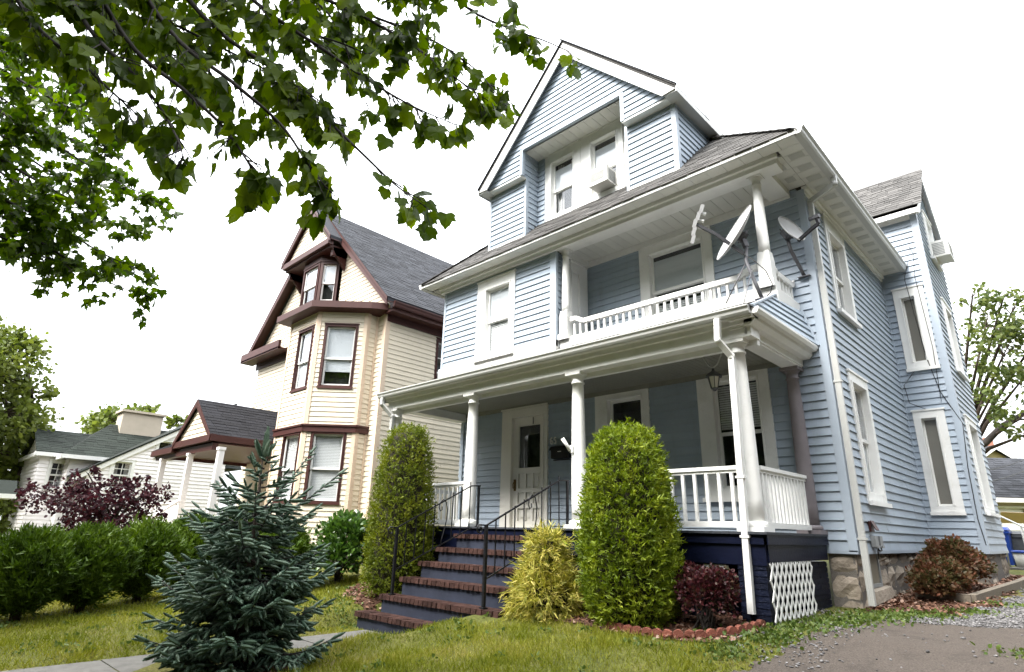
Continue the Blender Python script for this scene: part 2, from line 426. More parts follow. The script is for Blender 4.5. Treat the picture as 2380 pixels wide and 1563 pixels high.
M['core'] = mat('inner_twig_mass', (.020, .017, .009), .95, .3, 20)
M['bluebin'] = mat('blue_bin_plastic', (.015, .055, .30), .4, .08, 5)
M['greybin'] = mat('dark_grey_bin_plastic', (.05, .055, .06), .5, .1, 5)
M['bucket'] = mat('white_bucket_plastic', (.55, .55, .52), .5, .06, 5)
M['tarp'] = mat('pink_beige_tarp', (.52, .38, .31), .7, .05, 4)
M['wire'] = mat('black_cable', (.012, .012, .012), .6, .1, 4)
# foliage
M['maple'] = leafmat('maple_leaf', [(.028, .052, .004), (.060, .105, .006), (.105, .165, .010), (.18, .25, .018)], .58, .42, .2)
M['maple2'] = leafmat('small_maple_leaf', [(.028, .058, .006), (.058, .105, .009), (.105, .165, .015)], .55, .42, .2)
M['fartree'] = leafmat('far_tree_leaf', [(.055, .08, .014), (.10, .13, .024), (.15, .175, .034)], .4, .5, .25, noise=.5)
M['belt'] = leafmat('shade_belt_leaf', [(.012, .022, .008), (.022, .036, .012), (.034, .05, .016)], .2, .6, .2)  # darkened leaves of the unseen belts, to cut light on the porch
M['backtree'] = leafmat('back_tree_leaf', [(.05, .075, .02), (.09, .12, .03), (.13, .15, .04)], .4, .5, .25)
M['purple'] = leafmat('purple_maple_leaf', [(.016, .006, .010), (.034, .009, .014), (.055, .014, .018)], .3, .6, .15)
M['hedge'] = leafmat('arborvitae_spray', [(.026, .050, .006), (.058, .105, .010), (.12, .18, .018)], .2, .5, .25, noise=1.5)
M['juniper'] = leafmat('juniper_spray', [(.055, .095, .008), (.125, .18, .014), (.22, .28, .022), (.36, .38, .045)], .25, .5, .25, noise=3.5)
M['juniper2'] = leafmat('tall_juniper_spray', [(.050, .080, .007), (.10, .135, .011), (.16, .19, .016), (.25, .25, .025)], .25, .5, .25, noise=3.5)
M['gold'] = leafmat('gold_thread_spray', [(.12, .15, .02), (.27, .27, .04), (.46, .41, .085), (.64, .55, .17)], .3, .5, .25)
M['barberry'] = leafmat('barberry_leaf', [(.022, .008, .010), (.050, .012, .016), (.095, .022, .026), (.035, .035, .015)], .25, .5, .3)
M['rust'] = leafmat('rust_spirea_leaf', [(.035, .050, .014), (.065, .050, .020), (.12, .050, .028), (.17, .065, .038)], .3, .55, .25, noise=3)
M['bush'] = leafmat('broad_bush_leaf', [(.022, .055, .010), (.045, .095, .015), (.075, .14, .022)], .25, .3, .5)
M['spruce'] = leafmat('blue_spruce_needle', [(.028, .058, .038), (.054, .098, .064), (.095, .148, .102), (.19, .255, .19)], .1, .5, .3)
M['grass'] = leafmat('grass_blade', [(.085, .115, .010), (.155, .18, .016), (.24, .245, .030), (.38, .32, .11)], .3, .6, .2, noise=1.1)
M['weed'] = leafmat('weed_leaf', [(.05, .085, .018), (.085, .13, .026), (.13, .16, .04)], .3, .5, .25)
M['litter'] = leafmat('dry_leaf_litter', [(.055, .026, .018), (.12, .058, .036), (.20, .11, .075), (.34, .24, .19)], .1, .8, .15)
M['pebble'] = mat('gravel_pebble', (.15, .145, .145), .9, .3, 30, .3, 60, .25, perobj=.5)

def groundmat():
    m, t, out = nt('lawn_soil'); N, L = t.nodes, t.links
    b = N.new('ShaderNodeBsdfPrincipled'); b.inputs['Roughness'].default_value = .95; b.inputs['Specular IOR Level'].default_value = .15; L.new(b.outputs[0], out.inputs[0])
    tc = N.new('ShaderNodeTexCoord')
    n1 = N.new('ShaderNodeTexNoise'); n1.inputs['Scale'].default_value = .9; n1.inputs['Detail'].default_value = 8; L.new(tc.outputs['Object'], n1.inputs['Vector'])
    n2 = N.new('ShaderNodeTexNoise'); n2.inputs['Scale'].default_value = 28; n2.inputs['Detail'].default_value = 6; L.new(tc.outputs['Object'], n2.inputs['Vector'])
    r1 = ramp(t, [(.3, (.070, .085, .020)), (.55, (.11, .115, .030)), (.75, (.15, .13, .05))]); L.new(n1.outputs['Fac'], r1.inputs[0])
    r2 = ramp(t, [(.35, (.55, .5, .45)), (.65, (1.15, 1.15, 1.1))]); L.new(n2.outputs['Fac'], r2.inputs[0])
    mu = N.new('ShaderNodeMix'); mu.data_type = 'RGBA'; mu.blend_type = 'MULTIPLY'; mu.inputs['Factor'].default_value = 1; L.new(r1.outputs[0], mu.inputs['A']); L.new(r2.outputs[0], mu.inputs['B'])
    L.new(mu.outputs['Result'], b.inputs['Base Color'])
    bp = N.new('ShaderNodeBump'); bp.inputs['Strength'].default_value = .6; bp.inputs['Distance'].default_value = .04; L.new(n2.outputs['Fac'], bp.inputs['Height']); L.new(bp.outputs[0], b.inputs['Normal'])
    return m
M['ground'] = groundmat()
M['mulch'] = mat('brown_mulch', (.075, .040, .027), .95, .45, 30, 1., 45, .15, (.15, .09, .06), .5, 9)
M['asphalt'] = mat('worn_asphalt', (.098, .082, .070), .92, .4, 60, 1., 110, .15, (.040, .034, .031), .8, 3.2)
M['gravel'] = mat('gravel_bed', (.12, .115, .115), .95, .5, 45, 1., 60, .2, (.05, .05, .052), .5, 14)

# ---------------------------------------------------------------- ground
def _sm(t): t = np.clip(t, 0, 1); return t * t * (3 - 2 * t)
def gz(x, y):
    x = np.asarray(x, float); y = np.asarray(y, float)
    right = np.interp(y, [-60, -14, -9, -7, -5, -4.3, -3.6, -2.4, 0, 5, 10, 40, 200], [-1.2, -.62, -.50, -.36, -.19, -.10, -.01, .12, .20, .36, .45, .8, 1.5])
    left = np.interp(y, [-60, -14, -8.4, -7, -5, -4, -2.9, -2, 0, 5, 10, 40, 200], [-1.2, -.62, -.44, -.37, -.33, -.26, .03, .12, .2, .3, .4, .8, 1.5])
    s = _sm((x + 6.8) / 2.0)
    z = left * (1 - s) + right * s
    # the path is cut into the lawn
    cut = _sm((x + 6.75) / .3) * _sm((-4.55 - x) / .55) * _sm((-3.7 - y) / .3) * _sm((y + 9.6) / .5)
    cut = np.maximum(cut, _sm((x + 7.15) / .3) * _sm((-4.15 - x) / .65) * _sm((-3.25 - y) / .3) * _sm((y + 5.2) / .6))
    z = z * (1 - cut) + np.minimum(z, -.475) * cut
    # the drive is a little lower towards the street
    d = _sm((x + .6) / .6) * _sm((-2.2 - y) / 1.5)
    return z - .06 * d + .012 * np.sin(x * 2.1 + 1.3 * np.sin(y * 1.7)) * _sm((-2.6 - y) / .6)

def axis(a, b, fine0, fine1, step, far):
    v = list(np.arange(fine0, fine1 + 1e-6, step)); g = step; q = fine1
    while q < b: g *= 1.35; q = min(q + min(g, far), b); v.append(q)
    g = step; q = fine0
    while q > a: g *= 1.35; q = max(q - min(g, far), a); v.insert(0, q)
    return np.array(v)
def gridmesh(name, xs, ys, dz, m, keep=None, **kw):
    X, Y = np.meshgrid(xs, ys); Z = gz(X, Y) + dz
    V = np.stack([X, Y, Z], -1).reshape(-1, 3); nx, ny = len(xs), len(ys)
    i = np.arange(ny - 1)[:, None] * nx + np.arange(nx - 1)[None]
    i = i.ravel()
    if keep is not None:
        cx = (X[:-1, :-1] + X[1:, 1:]).ravel() / 2; cy = (Y[:-1, :-1] + Y[1:, 1:]).ravel() / 2
        i = i[keep(cx, cy)]
    F = np.concatenate([np.stack([i, i + 1, i + nx + 1], 1), np.stack([i, i + nx + 1, i + nx], 1)])
    used = np.unique(F); mp = np.full(len(V), -1); mp[used] = np.arange(len(used))
    return np_mesh(name, V[used], mp[F], m, None, True, **kw)
gridmesh('ground', axis(-160, 160, -12.5, 4, .16, 20), axis(-70, 190, -11, 8, .16, 20), 0, M['ground'], kind='structure')

def wob(x, y, k=1.0):
    return k * (.09 * np.sin(7 * x + 3 * y) + .07 * np.sin(13.1 * y - 5 * x + 1) + .05 * np.sin(23 * x + 17 * y))
def in_drive(x, y):
    left = np.interp(y, [-30, -4.4, -3.6, -2.9, -1.1], [-.45, -.25, -.10, .08, .06]) + wob(x, y, .5)
    back = np.interp(x, [-.1, .6, 1.7, 6], [-1.15, -.95, -.55, -.2]) + wob(y, x, .5)
    return (x > left) & (y < back)
def in_gravel(x, y):
    left = np.interp(y, [-1.6, -.8, 0, 2, 6, 14], [-.05, .5, .95, 1.35, 1.5, 1.5]) + wob(x, y, .9)
    return (x > left) & (y > -1.7) & ~in_drive(x, y)
def in_mulch(x, y):
    a = (x > .0) & (x < 1.25 + wob(x, y, 1)) & (y > -.1 + wob(y, x)) & (y < 9)
    b = ((x + 1.9) / 2.3) ** 2 + ((y + 2.3) / 1.25) ** 2 < 1 + wob(x, y, .6)
    c2 = ((x + 7.4) / 1.1) ** 2 + ((y + 2.8) / .85) ** 2 < 1 + wob(x, y, .8)
    s = ((x + 4.4) / .75) ** 2 + ((y + 7.0) / .6) ** 2 < 1 + wob(x, y, 1.2)
    return (a & ~in_gravel(x, y)) | (b & (y < -.2) & (x < -.45)) | c2 | s
gridmesh('driveway', np.arange(-1.2, 7, .06), np.concatenate([np.arange(-30, -8, .5), np.arange(-8, .5, .06)]), .010, M['asphalt'], in_drive, kind='structure')
gridmesh('gravel_drive', np.arange(-.6, 6, .07), np.arange(-1.8, 14, .07), .006, M['gravel'], in_gravel, kind='structure')
gridmesh('mulch_bed', np.arange(-9, 1.6, .06), np.arange(-8, 9, .06), .014, M['mulch'], in_mulch, kind='structure')
def ribbon(name, y0, y1, z, m):
    xs = np.arange(-80, 80.1, 2.0); ys = np.linspace(y0, y1, 6); X, Y = np.meshgrid(xs, ys); V = np.stack([X, Y, np.full_like(X, z)], -1).reshape(-1, 3); nx = len(xs)
    i = (np.arange(len(ys) - 1)[:, None] * nx + np.arange(nx - 1)[None]).ravel()
    np_mesh(name, V, np.concatenate([np.stack([i, i + 1, i + nx + 1], 1), np.stack([i, i + nx + 1, i + nx], 1)]), m, kind='structure')
ribbon('road', -21.5, -14.4, -.56, M['asphalt']); ribbon('sidewalk', -13.6, -12.3, -.50, M['concrete'])  # out of view, added to darken the light bounced into the porch
P_ = MB()
for k in range(6):        # concrete slabs with joints
    y1 = -4.02 - k * 1.25; y0 = y1 - 1.235
    P_.box(-6.42, -5.0, y0, y1, -.62, -.462 - .004 * k)
P_.build('path', M['concrete'], kind='structure', recentre=False)

# ---------------------------------------------------------------- window and door builders
def window(P, cas, opn, house, rail=None, shade=(), blinds=None, sill=.06, cm=None, name='window', cproud=.05, frame=.05, glass='glass', curtain=None, film=False, muntin=0, framem=None, depth=.5, low_shade=None):
    """cas, opn = (u0, u1, z0, z1) of the casing and of the sash opening"""
    cm = cm or M['white']; fm = framem or M['white']
    u0, u1, z0, z1 = cas; a0, a1, b0, b1 = opn
    c = MB()
    c.pbox(P, u0, a0, z0, z1, -.1, cproud); c.pbox(P, a1, u1, z0, z1, -.1, cproud)
    c.pbox(P, a0, a1, b1, z1, -.1, cproud - .003); c.pbox(P, a0, a1, z0, b0, -.1, cproud - .003)
    c.pbox(P, u0 - .02, u1 + .02, z1, z1 + .035, .0, cproud + .02)                  # drip cap
    if sill: c.pbox(P, u0 - .015, u1 + .015, z0 - .02, z0 + .05, cproud, cproud + sill)
    # a stepped moulding round the opening
    t = .028
    c.pbox(P, a0 - t, a0, b0, b1, cproud, cproud + .018); c.pbox(P, a1, a1 + t, b0, b1, cproud, cproud + .018); c.pbox(P, a0 - t, a1 + t, b1, b1 + t, cproud, cproud + .018)
    w = c.build(name, cm, house)
    sashes = [(b0, b1, -.05)] if rail is None else [(rail - .02, b1, -.035), (b0, rail + .02, -.07)]
    for lo, hi, d in sashes:
        s = MB(); f = frame
        s.pbox(P, a0, a0 + f, lo, hi, d - .03, d); s.pbox(P, a1 - f, a1, lo, hi, d - .03, d)
        s.pbox(P, a0 + f, a1 - f, hi - f, hi, d - .03, d - .001); s.pbox(P, a0 + f, a1 - f, lo, lo + f * 1.15, d - .03, d - .001)
        if muntin:
            for k in range(1, muntin + 1):
                u = a0 + (a1 - a0) * k / (muntin + 1); s.pbox(P, u - .012, u + .012, lo + f, hi - f, d - .028, d - .004)
            zc = (lo + hi) / 2; s.pbox(P, a0 + f, a1 - f, zc - .012, zc + .012, d - .027, d - .005)
        s.build('sash', fm, w)
        g = MB(); g.pbox(P, a0 + f, a1 - f, lo + f, hi - f, d - .02, d - .014)
        g.build('pane', M['panelglass'] if film else M[glass], w)
    r = MB()
    r.pbox(P, a0 - .05, a1 + .05, b0 - .05, b1 + .05, -depth - .02, -depth)
    r.pbox(P, a0 - .05, a0 - .01, b0, b1, -depth, -.1); r.pbox(P, a1 + .01, a1 + .05, b0, b1, -depth, -.1)
    r.pbox(P, a0 - .05, a1 + .05, b0 - .05, b0 - .01, -depth, -.1); r.pbox(P, a0 - .05, a1 + .05, b1 + .01, b1 + .05, -depth, -.1)
    r.build('interior', M['room'], w)
    for lo, hi in shade:
        s = MB(); d_ = -.074 if (rail is not None and lo >= rail - .06) else -.109; s.pbox(P, a0 + .02, a1 - .02, lo, hi, d_, d_ + .004); s.build('window_shade', M['shade'], w)
    if blinds:
        s = MB(); z = blinds[0]
        while z < blinds[1]:
            s.hexa([P.p(a0 + .03, z, -.115), P.p(a1 - .03, z, -.115), P.p(a1 - .03, z + .006, -.14), P.p(a0 + .03, z + .006, -.14), P.p(a0 + .03, z + .034, -.122), P.p(a1 - .03, z + .034, -.122), P.p(a1 - .03, z + .04, -.146), P.p(a0 + .03, z + .04, -.146)]); z += .042
        s.build('blind', M['blind'], w)
    if curtain:
        s = MB()
        for lo, hi in curtain:
            n = max(3, int((hi - lo) / .035))
            for k in range(n):
                q0 = lo + (hi - lo) * k / n; q1 = lo + (hi - lo) * (k + 1) / n; dd = -.17 - .025 * (k % 2)
                s.pbox(P, q0, q1, b0, b1, dd - .01, dd)
        s.build('curtain', M['curtain'], w)
    return w

def column(x, y, z0, z1, r, house, m=None, name='column', pedestal=None):
    c = MB(); h = z1 - z0; b = r * (1.18 if pedestal else 1.5)
    base = z0
    if pedestal:
        c.box(x - b, x + b, y - b, y + b, z0, z0 + pedestal)
        c.box(x - b * 1.25, x + b * 1.25, y - b * 1.25, y + b * 1.25, z0, z0 + .12)
        s_ = z0 + pedestal
        c.hexa([(x - b, y - b, s_), (x + b, y - b, s_), (x + b, y + b, s_), (x - b, y + b, s_), (x - r, y - r, s_ + .16), (x + r, y - r, s_ + .16), (x + r, y + r, s_ + .16), (x - r, y + r, s_ + .16)])
        base = z0 + pedestal + .14
    else:
        c.box(x - b, x + b, y - b, y + b, z0, z0 + .06)
        c.lathe([(r * 1.32, .06), (r * 1.4, .085), (r * 1.3, .12), (r * 1.08, .13)], (x, y, z0), 24)
        base = z0 + .12
    H = z1 - base
    prof = [(r * (1.03 - .03 * t - .20 * t * t), t * (H - .20)) for t in np.linspace(0, 1, 9)]
    rt = prof[-1][0]
    c.lathe(prof + [(rt * 1.02, H - .2), (rt * 1.16, H - .19), (rt * 1.16, H - .17), (rt, H - .16), (rt, H - .10), (rt * 1.25, H - .07), (rt * 1.45, H - .045)], (x, y, base), 24)
    a = rt * 1.6; c.box(x - a, x + a, y - a, y + a, z1 - .05, z1)
    return c.build(name, m or M['white'], house)

def baluster_rail(p, q, z0, z1, house, n, square=.032, top=.09, bottom=.06, m=None, topdip=0.):
    """a straight railing from p to q: rails on one mesh, every baluster a part of it"""
    m = m or M['white']; p = np.array(p, float); q = np.array(q, float)
    r = MB(); d = nz(q - p); a = np.array([-d[1], d[0]])
    P3 = lambda t, z: np.array([p[0] + (q[0] - p[0]) * t, p[1] + (q[1] - p[1]) * t, z])
    if topdip:
        zs = [(0, z1 + topdip), (.035, z1 + topdip), (.085, z1), (.915, z1), (.965, z1 + topdip * .9), (1, z1 + topdip)]
        for (t0, h0), (t1, h1) in zip(zs[:-1], zs[1:]): r.bar(P3(t0, h0 - .045), P3(t1, h1 - .045), .10, .09)
    else:
        r.bar(P3(0, z1 - .03), P3(1, z1 - .03), top, .05); r.bar(P3(0, z1 - .075), P3(1, z1 - .075), top * .5, .04)
    r.bar(P3(0, z0 + .04), P3(1, z0 + .04), bottom, .075)
    rr = r.build('railing', m, house)
    for k in range(n):
        t = (k + .6) / (n + .2); b = MB(); b.bar(P3(t, z0 + .07), P3(t, z1 - .06), square, square, up=(d[0], d[1], 0)); b.build('baluster', m, rr)
    return rr

# ---------------------------------------------------------------- the blue house
H = thing('clapboard_house', (-4.2, 4, .2), 'light blue clapboard house with white porch columns and a small corner balcony', 'house')
boards = []
PITCH = .1415
F0, R0 = PF(0), PR(0)
ZS = .985
# first floor front wall, behind the porch
DOOR = (-7.37, -5.92, 1.2, 3.9); W1 = (-4.60, -3.30, 1.9, 4.05); W2 = (-2.27, -.95, 1.72, 4.06)
siding(F0, [(-8.86, ZS), (-.09, ZS), (-.09, 4.25), (-8.86, 4.25)], PITCH, [DOOR, W1, W2], H, M['blue'], boards, zb=ZS)
# upper strip beside the balcony, and the wall at the back of it
WB = (-3.36, -1.73, 5.05, 6.96)
siding(F0, [(-4.78, 4.25), (-.09, 4.25), (-.09, 7.10), (-4.78, 7.10)], PITCH, [WB, (-4.78, -.48, 4.25, 4.62)], H, M['blue'], boards, zb=ZS)
tr = MB(); tr.box(-.09, .035, -.035, .06, ZS - .02, 7.05); tr.build('corner_trim', M['bluetrim'], H)
tr = MB(); tr.pbox(F0, -8.9, .03, ZS - .05, ZS, -.1, .035); tr.pbox(R0, .03, 5.21, ZS - .05, ZS, -.1, .033); tr.build('starter_strip', M['bluetrim'], H)
# left side wall
siding(PL(-8.88), [(-.05, ZS), (9.8, ZS), (9.8, 7.1), (-.05, 7.1)], .283, [], H, M['blue'], boards, zb=ZS)
# right side wall
S2 = (.95, 2.17, 5.0, 6.97); S1 = (.93, 2.07, 1.69, 3.9)
siding(R0, [(.06, ZS), (5.21, ZS), (5.21, 7.10), (.06, 7.10)], PITCH, [S1, S2], H, M['blue'], boards, zb=ZS)
# second floor, left part, over the porch
F2 = PF(-1.144); W3 = (-7.21, -5.95, 4.88, 6.87)
siding(F2, [(-8.42, 4.93), (-4.90, 4.93), (-4.90, 6.97), (-8.42, 6.97)], PITCH, [W3], H, M['blue'], boards, zb=ZS)
siding(PR(-4.764), [(-1.09, 4.8), (-.70, 4.8), (-.70, 6.97), (-1.09, 6.97)], PITCH, [], H, M['blue'], boards, zb=ZS)
siding(PL(-8.46), [(-1.1, 4.7), (0, 4.7), (0, 7.0), (-1.1, 7.0)], PITCH, [], H, M['blue'], boards, zb=ZS)
t_ = MB(); t_.pbox(F2, -4.90, -4.73, 4.80, 6.97, -.03, .036); t_.pbox(F2, -8.49, -8.42, 4.75, 6.97, -.03, .036)
t_.build('corner_trim', M['bluetrim'], H)
t_ = MB(); t_.pbox(F2, -8.55, -4.73, 4.62, 4.93, -.05, .05); t_.pbox(PF(-1.0), -4.73, -.28, 4.62, 4.93, -.06, .06); t_.pbox(PR(-.34), -1.05, -.0, 4.62, 4.93, -.06, .05)
t_.pbox(PF(-1.06), -8.7, -.3, 4.55, 4.63, -.02, .05)
t_.build('skirt_board', M['white'], H)
# balcony floor and its inner left wall with a window
b_ = MB(); b_.box(-4.76, -.34, -1.0, -.001, 4.62, 4.72); b_.build('balcony_floor', M['deck'], H)
b_ = MB(); b_.pbox(PR(-4.764), -.70, -.05, 4.72, 7.0, -.04, .03); b_.build('wall_panel', M['white'], H)
window(PR(-4.762), (-.68, -.1, 5.2, 6.9), (-.64, -.40, 5.3, 6.66), H, rail=5.93, sill=0, cproud=.05, depth=.12)
window(F0, WB, (-3.12, -1.94, 5.2, 6.76), H, rail=5.9, shade=[(5.9, 6.62)], sill=.05, blinds=(5.3, 5.6), depth=.4)
# frieze boards and cornice round the balcony ceiling
f_ = MB()
f_.box(-8.60, .02, -1.24, -1.14, 6.97, 7.12); f_.box(-8.62, .05, -1.30, -1.235, 7.05, 7.12)
f_.box(-4.74, .0, -1.14, -.86, 7.0, 7.12); f_.box(-.55, -.2, -.86, -.06, 7.0, 7.12)
f_.pbox(F0, -4.74, -.2, 6.96, 7.16, 0, .05); f_.pbox(R0, .0, 5.2, 6.97, 7.12, 0, .05); f_.pbox(R0, .0, 5.2, 7.05, 7.12, .05, .09)
f_.pbox(PR(-4.73), -1.0, -.05, 6.95, 7.12, 0, .04)
f_.build('frieze', M['white'], H)
# soffits: panels, some of them vented
def soffit(name, rects, zz, house):
    base = MB()
    for x0, x1, y0, y1, ax, step in rects: base.box(x0, x1, y0, y1, zz + .02, zz + .04)
    s = base.build(name, M['soffit'], house)
    for x0, x1, y0, y1, ax, step in rects:
        lo, hi = (x0, x1) if ax == 'x' else (y0, y1); n = max(1, int((hi - lo) / step))
        for k in range(n):
            a = lo + (hi - lo) * k / n + .004; b = lo + (hi - lo) * (k + 1) / n - .004; m_ = MB(); vent = (k % 2 == 1)
            if ax == 'x': m_.box(a, b, y0, y1, zz, zz + .02)
            else: m_.box(x0, x1, a, b, zz, zz + .02)
            m_.build('soffit_panel', M['soffit'], s)
            if vent and ax == 'y':
                v = MB(); v.box(x0 + .07, x1 - .07, a + .02, b - .02, zz - .004, zz); v.build('soffit_vent', M['vent'], s)
            elif vent and (b - a) > .2:
                v = MB(); v.box(a + .03, b - .03, y0 + .05, y1 - .05, zz - .003, zz); v.build('soffit_vent', M['soffit'], s)
    return s
soffit('soffit', [(-8.93, .454, -1.58, -1.30, 'x', .30), (.09, .45, -1.30, 5.2, 'y', .205), (-.20, .085, -1.14, -.01, 'y', .205)], 7.122, H)
soffit('balcony_ceiling', [(-4.72, -.56, -.86, -.06, 'x', .20)], 7.10, H)
f_ = MB(); f_.box(-8.95, .47, -1.62, -1.58, 7.10, 7.19); f_.box(.44, .462, -1.56, 5.2, 7.10, 7.2)
f_.box(-8.95, -8.93, -1.58, 9.9, 7.1, 7.2); f_.box(-8.93, -8.5, -1.25, 9.9, 7.12, 7.14)
f_.build('fascia', M['gutter'], H)

def gutter(p, q, out, w, h, house, name='gutter', m=None):
    """an open channel with an ogee face, capped at both ends"""
    p = np.array(p, float); q = np.array(q, float); out = np.array(out, float)
    prof = [(0, 0), (w * .55, 0), (w * .72, h * .25), (w * .78, h * .55), (w, h * .82), (w, h), (w - .015, h), (w - .015, h * .86), (w * .7, h * .5), (w * .5, .02), (.012, .02), (.012, h), (0, h)]
    g = MB(); n = len(prof); vs_ = [e + out * a + np.array([0, 0, b]) for e in (p, q) for a, b in prof]
    g.add(vs_, [(i, (i + 1) % n, n + (i + 1) % n, n + i) for i in range(n)])
    d = nz(q - p)
    for e, s_ in ((p, -1), (q, 1)):
        cap = [e + out * a + np.array([0, 0, b]) for a, b in [(0, 0), (w * .55, 0), (w * .72, h * .25), (w * .78, h * .55), (w, h * .82), (w, h), (0, h)]]
        g.prism(cap, d * .004 * s_)
    return g.build(name, m or M['gutter'], house)
gutter((.462, -1.60, 7.10), (.462, 5.2, 7.10), (1, 0, 0), .135, .135, H)
gutter((-8.95, 9.9, 7.10), (-8.95, -1.60, 7.10), (-1, 0, 0), .135, .135, H)
gutter((-9.12, -2.42, 4.045), (-.21, -2.42, 4.045), (0, -1, 0), .12, .115, H)

# main roof: a hipped roof; slabs, with shingle tabs on the slopes that show
EX0, EX1, EY0, EY1, EZ, MR = -8.95, .47, -1.62, 10.3, 7.15, 1.0
RX = (EX1 - EX0) / 2; RZ = EZ + MR * RX; RC = (EX0 + EX1) / 2
rf = MB(); A_ = [(EX0, EY0, EZ), (EX1, EY0, EZ), (EX1, EY1, EZ), (EX0, EY1, EZ)]; r1, r2 = (RC, EY0 + RX, RZ), (RC, EY1 - RX, RZ)
rf.add([*A_, r1, r2, *[(x, y, z - .002) for x, y, z in A_]], [(0, 1, 4), (1, 2, 5, 4), (2, 3, 5), (3, 0, 4, 5), (0, 6, 7, 1), (1, 7, 8, 2), (2, 8, 9, 3), (3, 9, 6, 0), (6, 9, 8, 7)])
roof = rf.build('roof', M['grey'], H)
sh = []
s2 = math.sqrt(2)
shingles((EX0, EY0 - .015, EZ + .012), (1, 0, 0), (0, 1, 1), [(0, 0), (EX1 - EX0, 0), (EX1 - EX0 - 1.7, 1.7 * s2), (1.7, 1.7 * s2)], roof, sh)
shingles((EX1 + .015, EY0, EZ + .012), (0, 1, 0), (-1, 0, 1), [(0, 0), (6.9, 0), (6.9, 1.7 * s2), (1.7, 1.7 * s2)], roof, sh)
hp = MB()
for k in range(14):       # hip caps
    t0, t1 = k * .17, k * .17 + .19
    for sx, x0 in ((-1, EX1), (1, EX0)):
        a = np.array([x0 + sx * t0, EY0 + t0, EZ + t0 + .045]); b = np.array([x0 + sx * t1, EY0 + t1, EZ + t1 + .03])
        hp.bar(a, b, .20, .014)
hp.build('hip_cap', M['grey'], roof)

# front dormer with its big gable
DY, GY = -.95, -1.15
def rz(y): return EZ + MR * (y - EY0)
zL = rz(DY) - .02
siding(PF(DY), [(-7.09, zL), (-5.87, zL), (-5.87, 9.41), (-7.09, 9.41)], PITCH, [], H, M['blue'], boards)
siding(PF(DY), [(-2.92, zL), (-1.90, zL), (-1.90, 9.41), (-2.92, 9.41)], PITCH, [], H, M['blue'], boards)
siding(PR(-1.83), [(DY + .06, zL + .02), (DY + 1.58, 9.39), (DY + 1.58, 9.41), (DY + .06, 9.41)], PITCH, [], H, M['blue'], boards, zb=zL)
siding(PL(-7.09), [(DY + .06, zL + .02), (DY + 1.58, 9.39), (DY + 1.58, 9.41), (DY + .06, 9.41)], PITCH, [], H, M['blue'], boards, zb=zL)
siding(PR(-5.87), [(DY + .05, zL), (-.5, 8.2), (-.5, 9.41), (DY + .05, 9.41)], PITCH, [], H, M['blue'], boards, zb=zL)
siding(PR(-5.87), [(GY + .03, 9.41), (-.5, 9.41), (-.5, 10.1), (GY + .03, 10.1)], PITCH, [], H, M['blue'], boards, zb=zL)
siding(PF(-.52), [(-5.87, 8.1), (-5.64, 8.1), (-5.64, 10.1), (-5.87, 10.1)], PITCH, [], H, M['blue'], boards, zb=zL)
# gable face above: one outline with the recess cut out
PK = (-4.41, 12.28); GL, GR = (-7.17, 9.44), (-1.73, 9.44)
siding(PF(GY), [GL, GR, PK], PITCH, [(-5.82, -2.93, 9.0, 10.1)], H, M['blue'], boards)
for P_, u0, u1, z0, z1, d0, d1 in ((PF(DY), -1.90, -1.80, zL, 9.41, -.08, .035), (PF(DY), -7.12, -7.05, zL, 9.41, -.05, .035), (PF(DY), -2.99, -2.92, zL, 9.41, -.05, .035), (PF(DY), -5.90, -5.84, zL, 9.41, -.05, .036),
        (PF(GY), -5.88, -5.80, 9.40, 10.12, -.05, .036), (PF(GY), -2.95, -2.86, 9.40, 10.12, -.05, .036), (PF(GY), -5.80, -2.95, 10.09, 10.14, -.05, .037)):
    t_ = MB(); t_.pbox(P_, u0, u1, z0, z1, d0, d1); t_.build('dormer_trim', M['bluetrim'], H)
t_ = MB()
t_.box(-7.2, -5.85, GY - .02, DY + .02, 9.37, 9.41); t_.box(-2.93, -1.70, GY - .02, DY + .02, 9.37, 9.41)
t_.pbox(PF(DY), -7.1, -5.86, zL - .06, zL + .05, .03, .05); t_.pbox(PF(DY), -2.95, -1.82, zL - .06, zL + .05, .03, .05)
t_.build('ledge', M['soffit'], H)
s_ = MB(); s_.box(-5.87, -2.93, GY, -.5, 10.12, 10.16); rs = s_.build('recess_soffit', M['soffit'], H)
for k in range(13):
    a = -5.84 + k * .223; m_ = MB(); m_.box(a, a + .215, GY + .04, -.5, 10.10, 10.12); m_.build('soffit_panel', M['soffit'], rs)
# the pair of windows in the recess
PW = PF(-.5)
b_ = MB(); b_.pbox(PW, -5.66, -5.50, 8.0, 10.1, -.1, .02); b_.build('recess_trim', M['white'], H)
window(PW, (-5.50, -4.50, 8.1, 10.08), (-5.41, -4.73, 8.37, 9.84), H, rail=9.05, shade=[(9.03, 9.66)], curtain=[(-5.37, -5.2), (-4.95, -4.78)], sill=.04, muntin=0, depth=.3)
window(PW, (-4.49, -3.32, 8.1, 10.08), (-4.20, -3.50, 8.40, 9.84), H, rail=9.05, shade=[(9.03, 9.66)], sill=.04, depth=.3)
b_ = MB(); b_.pbox(PW, -3.32, -2.99, 8.0, 10.1, -.1, .015); b_.build('recess_trim', M['white'], H)
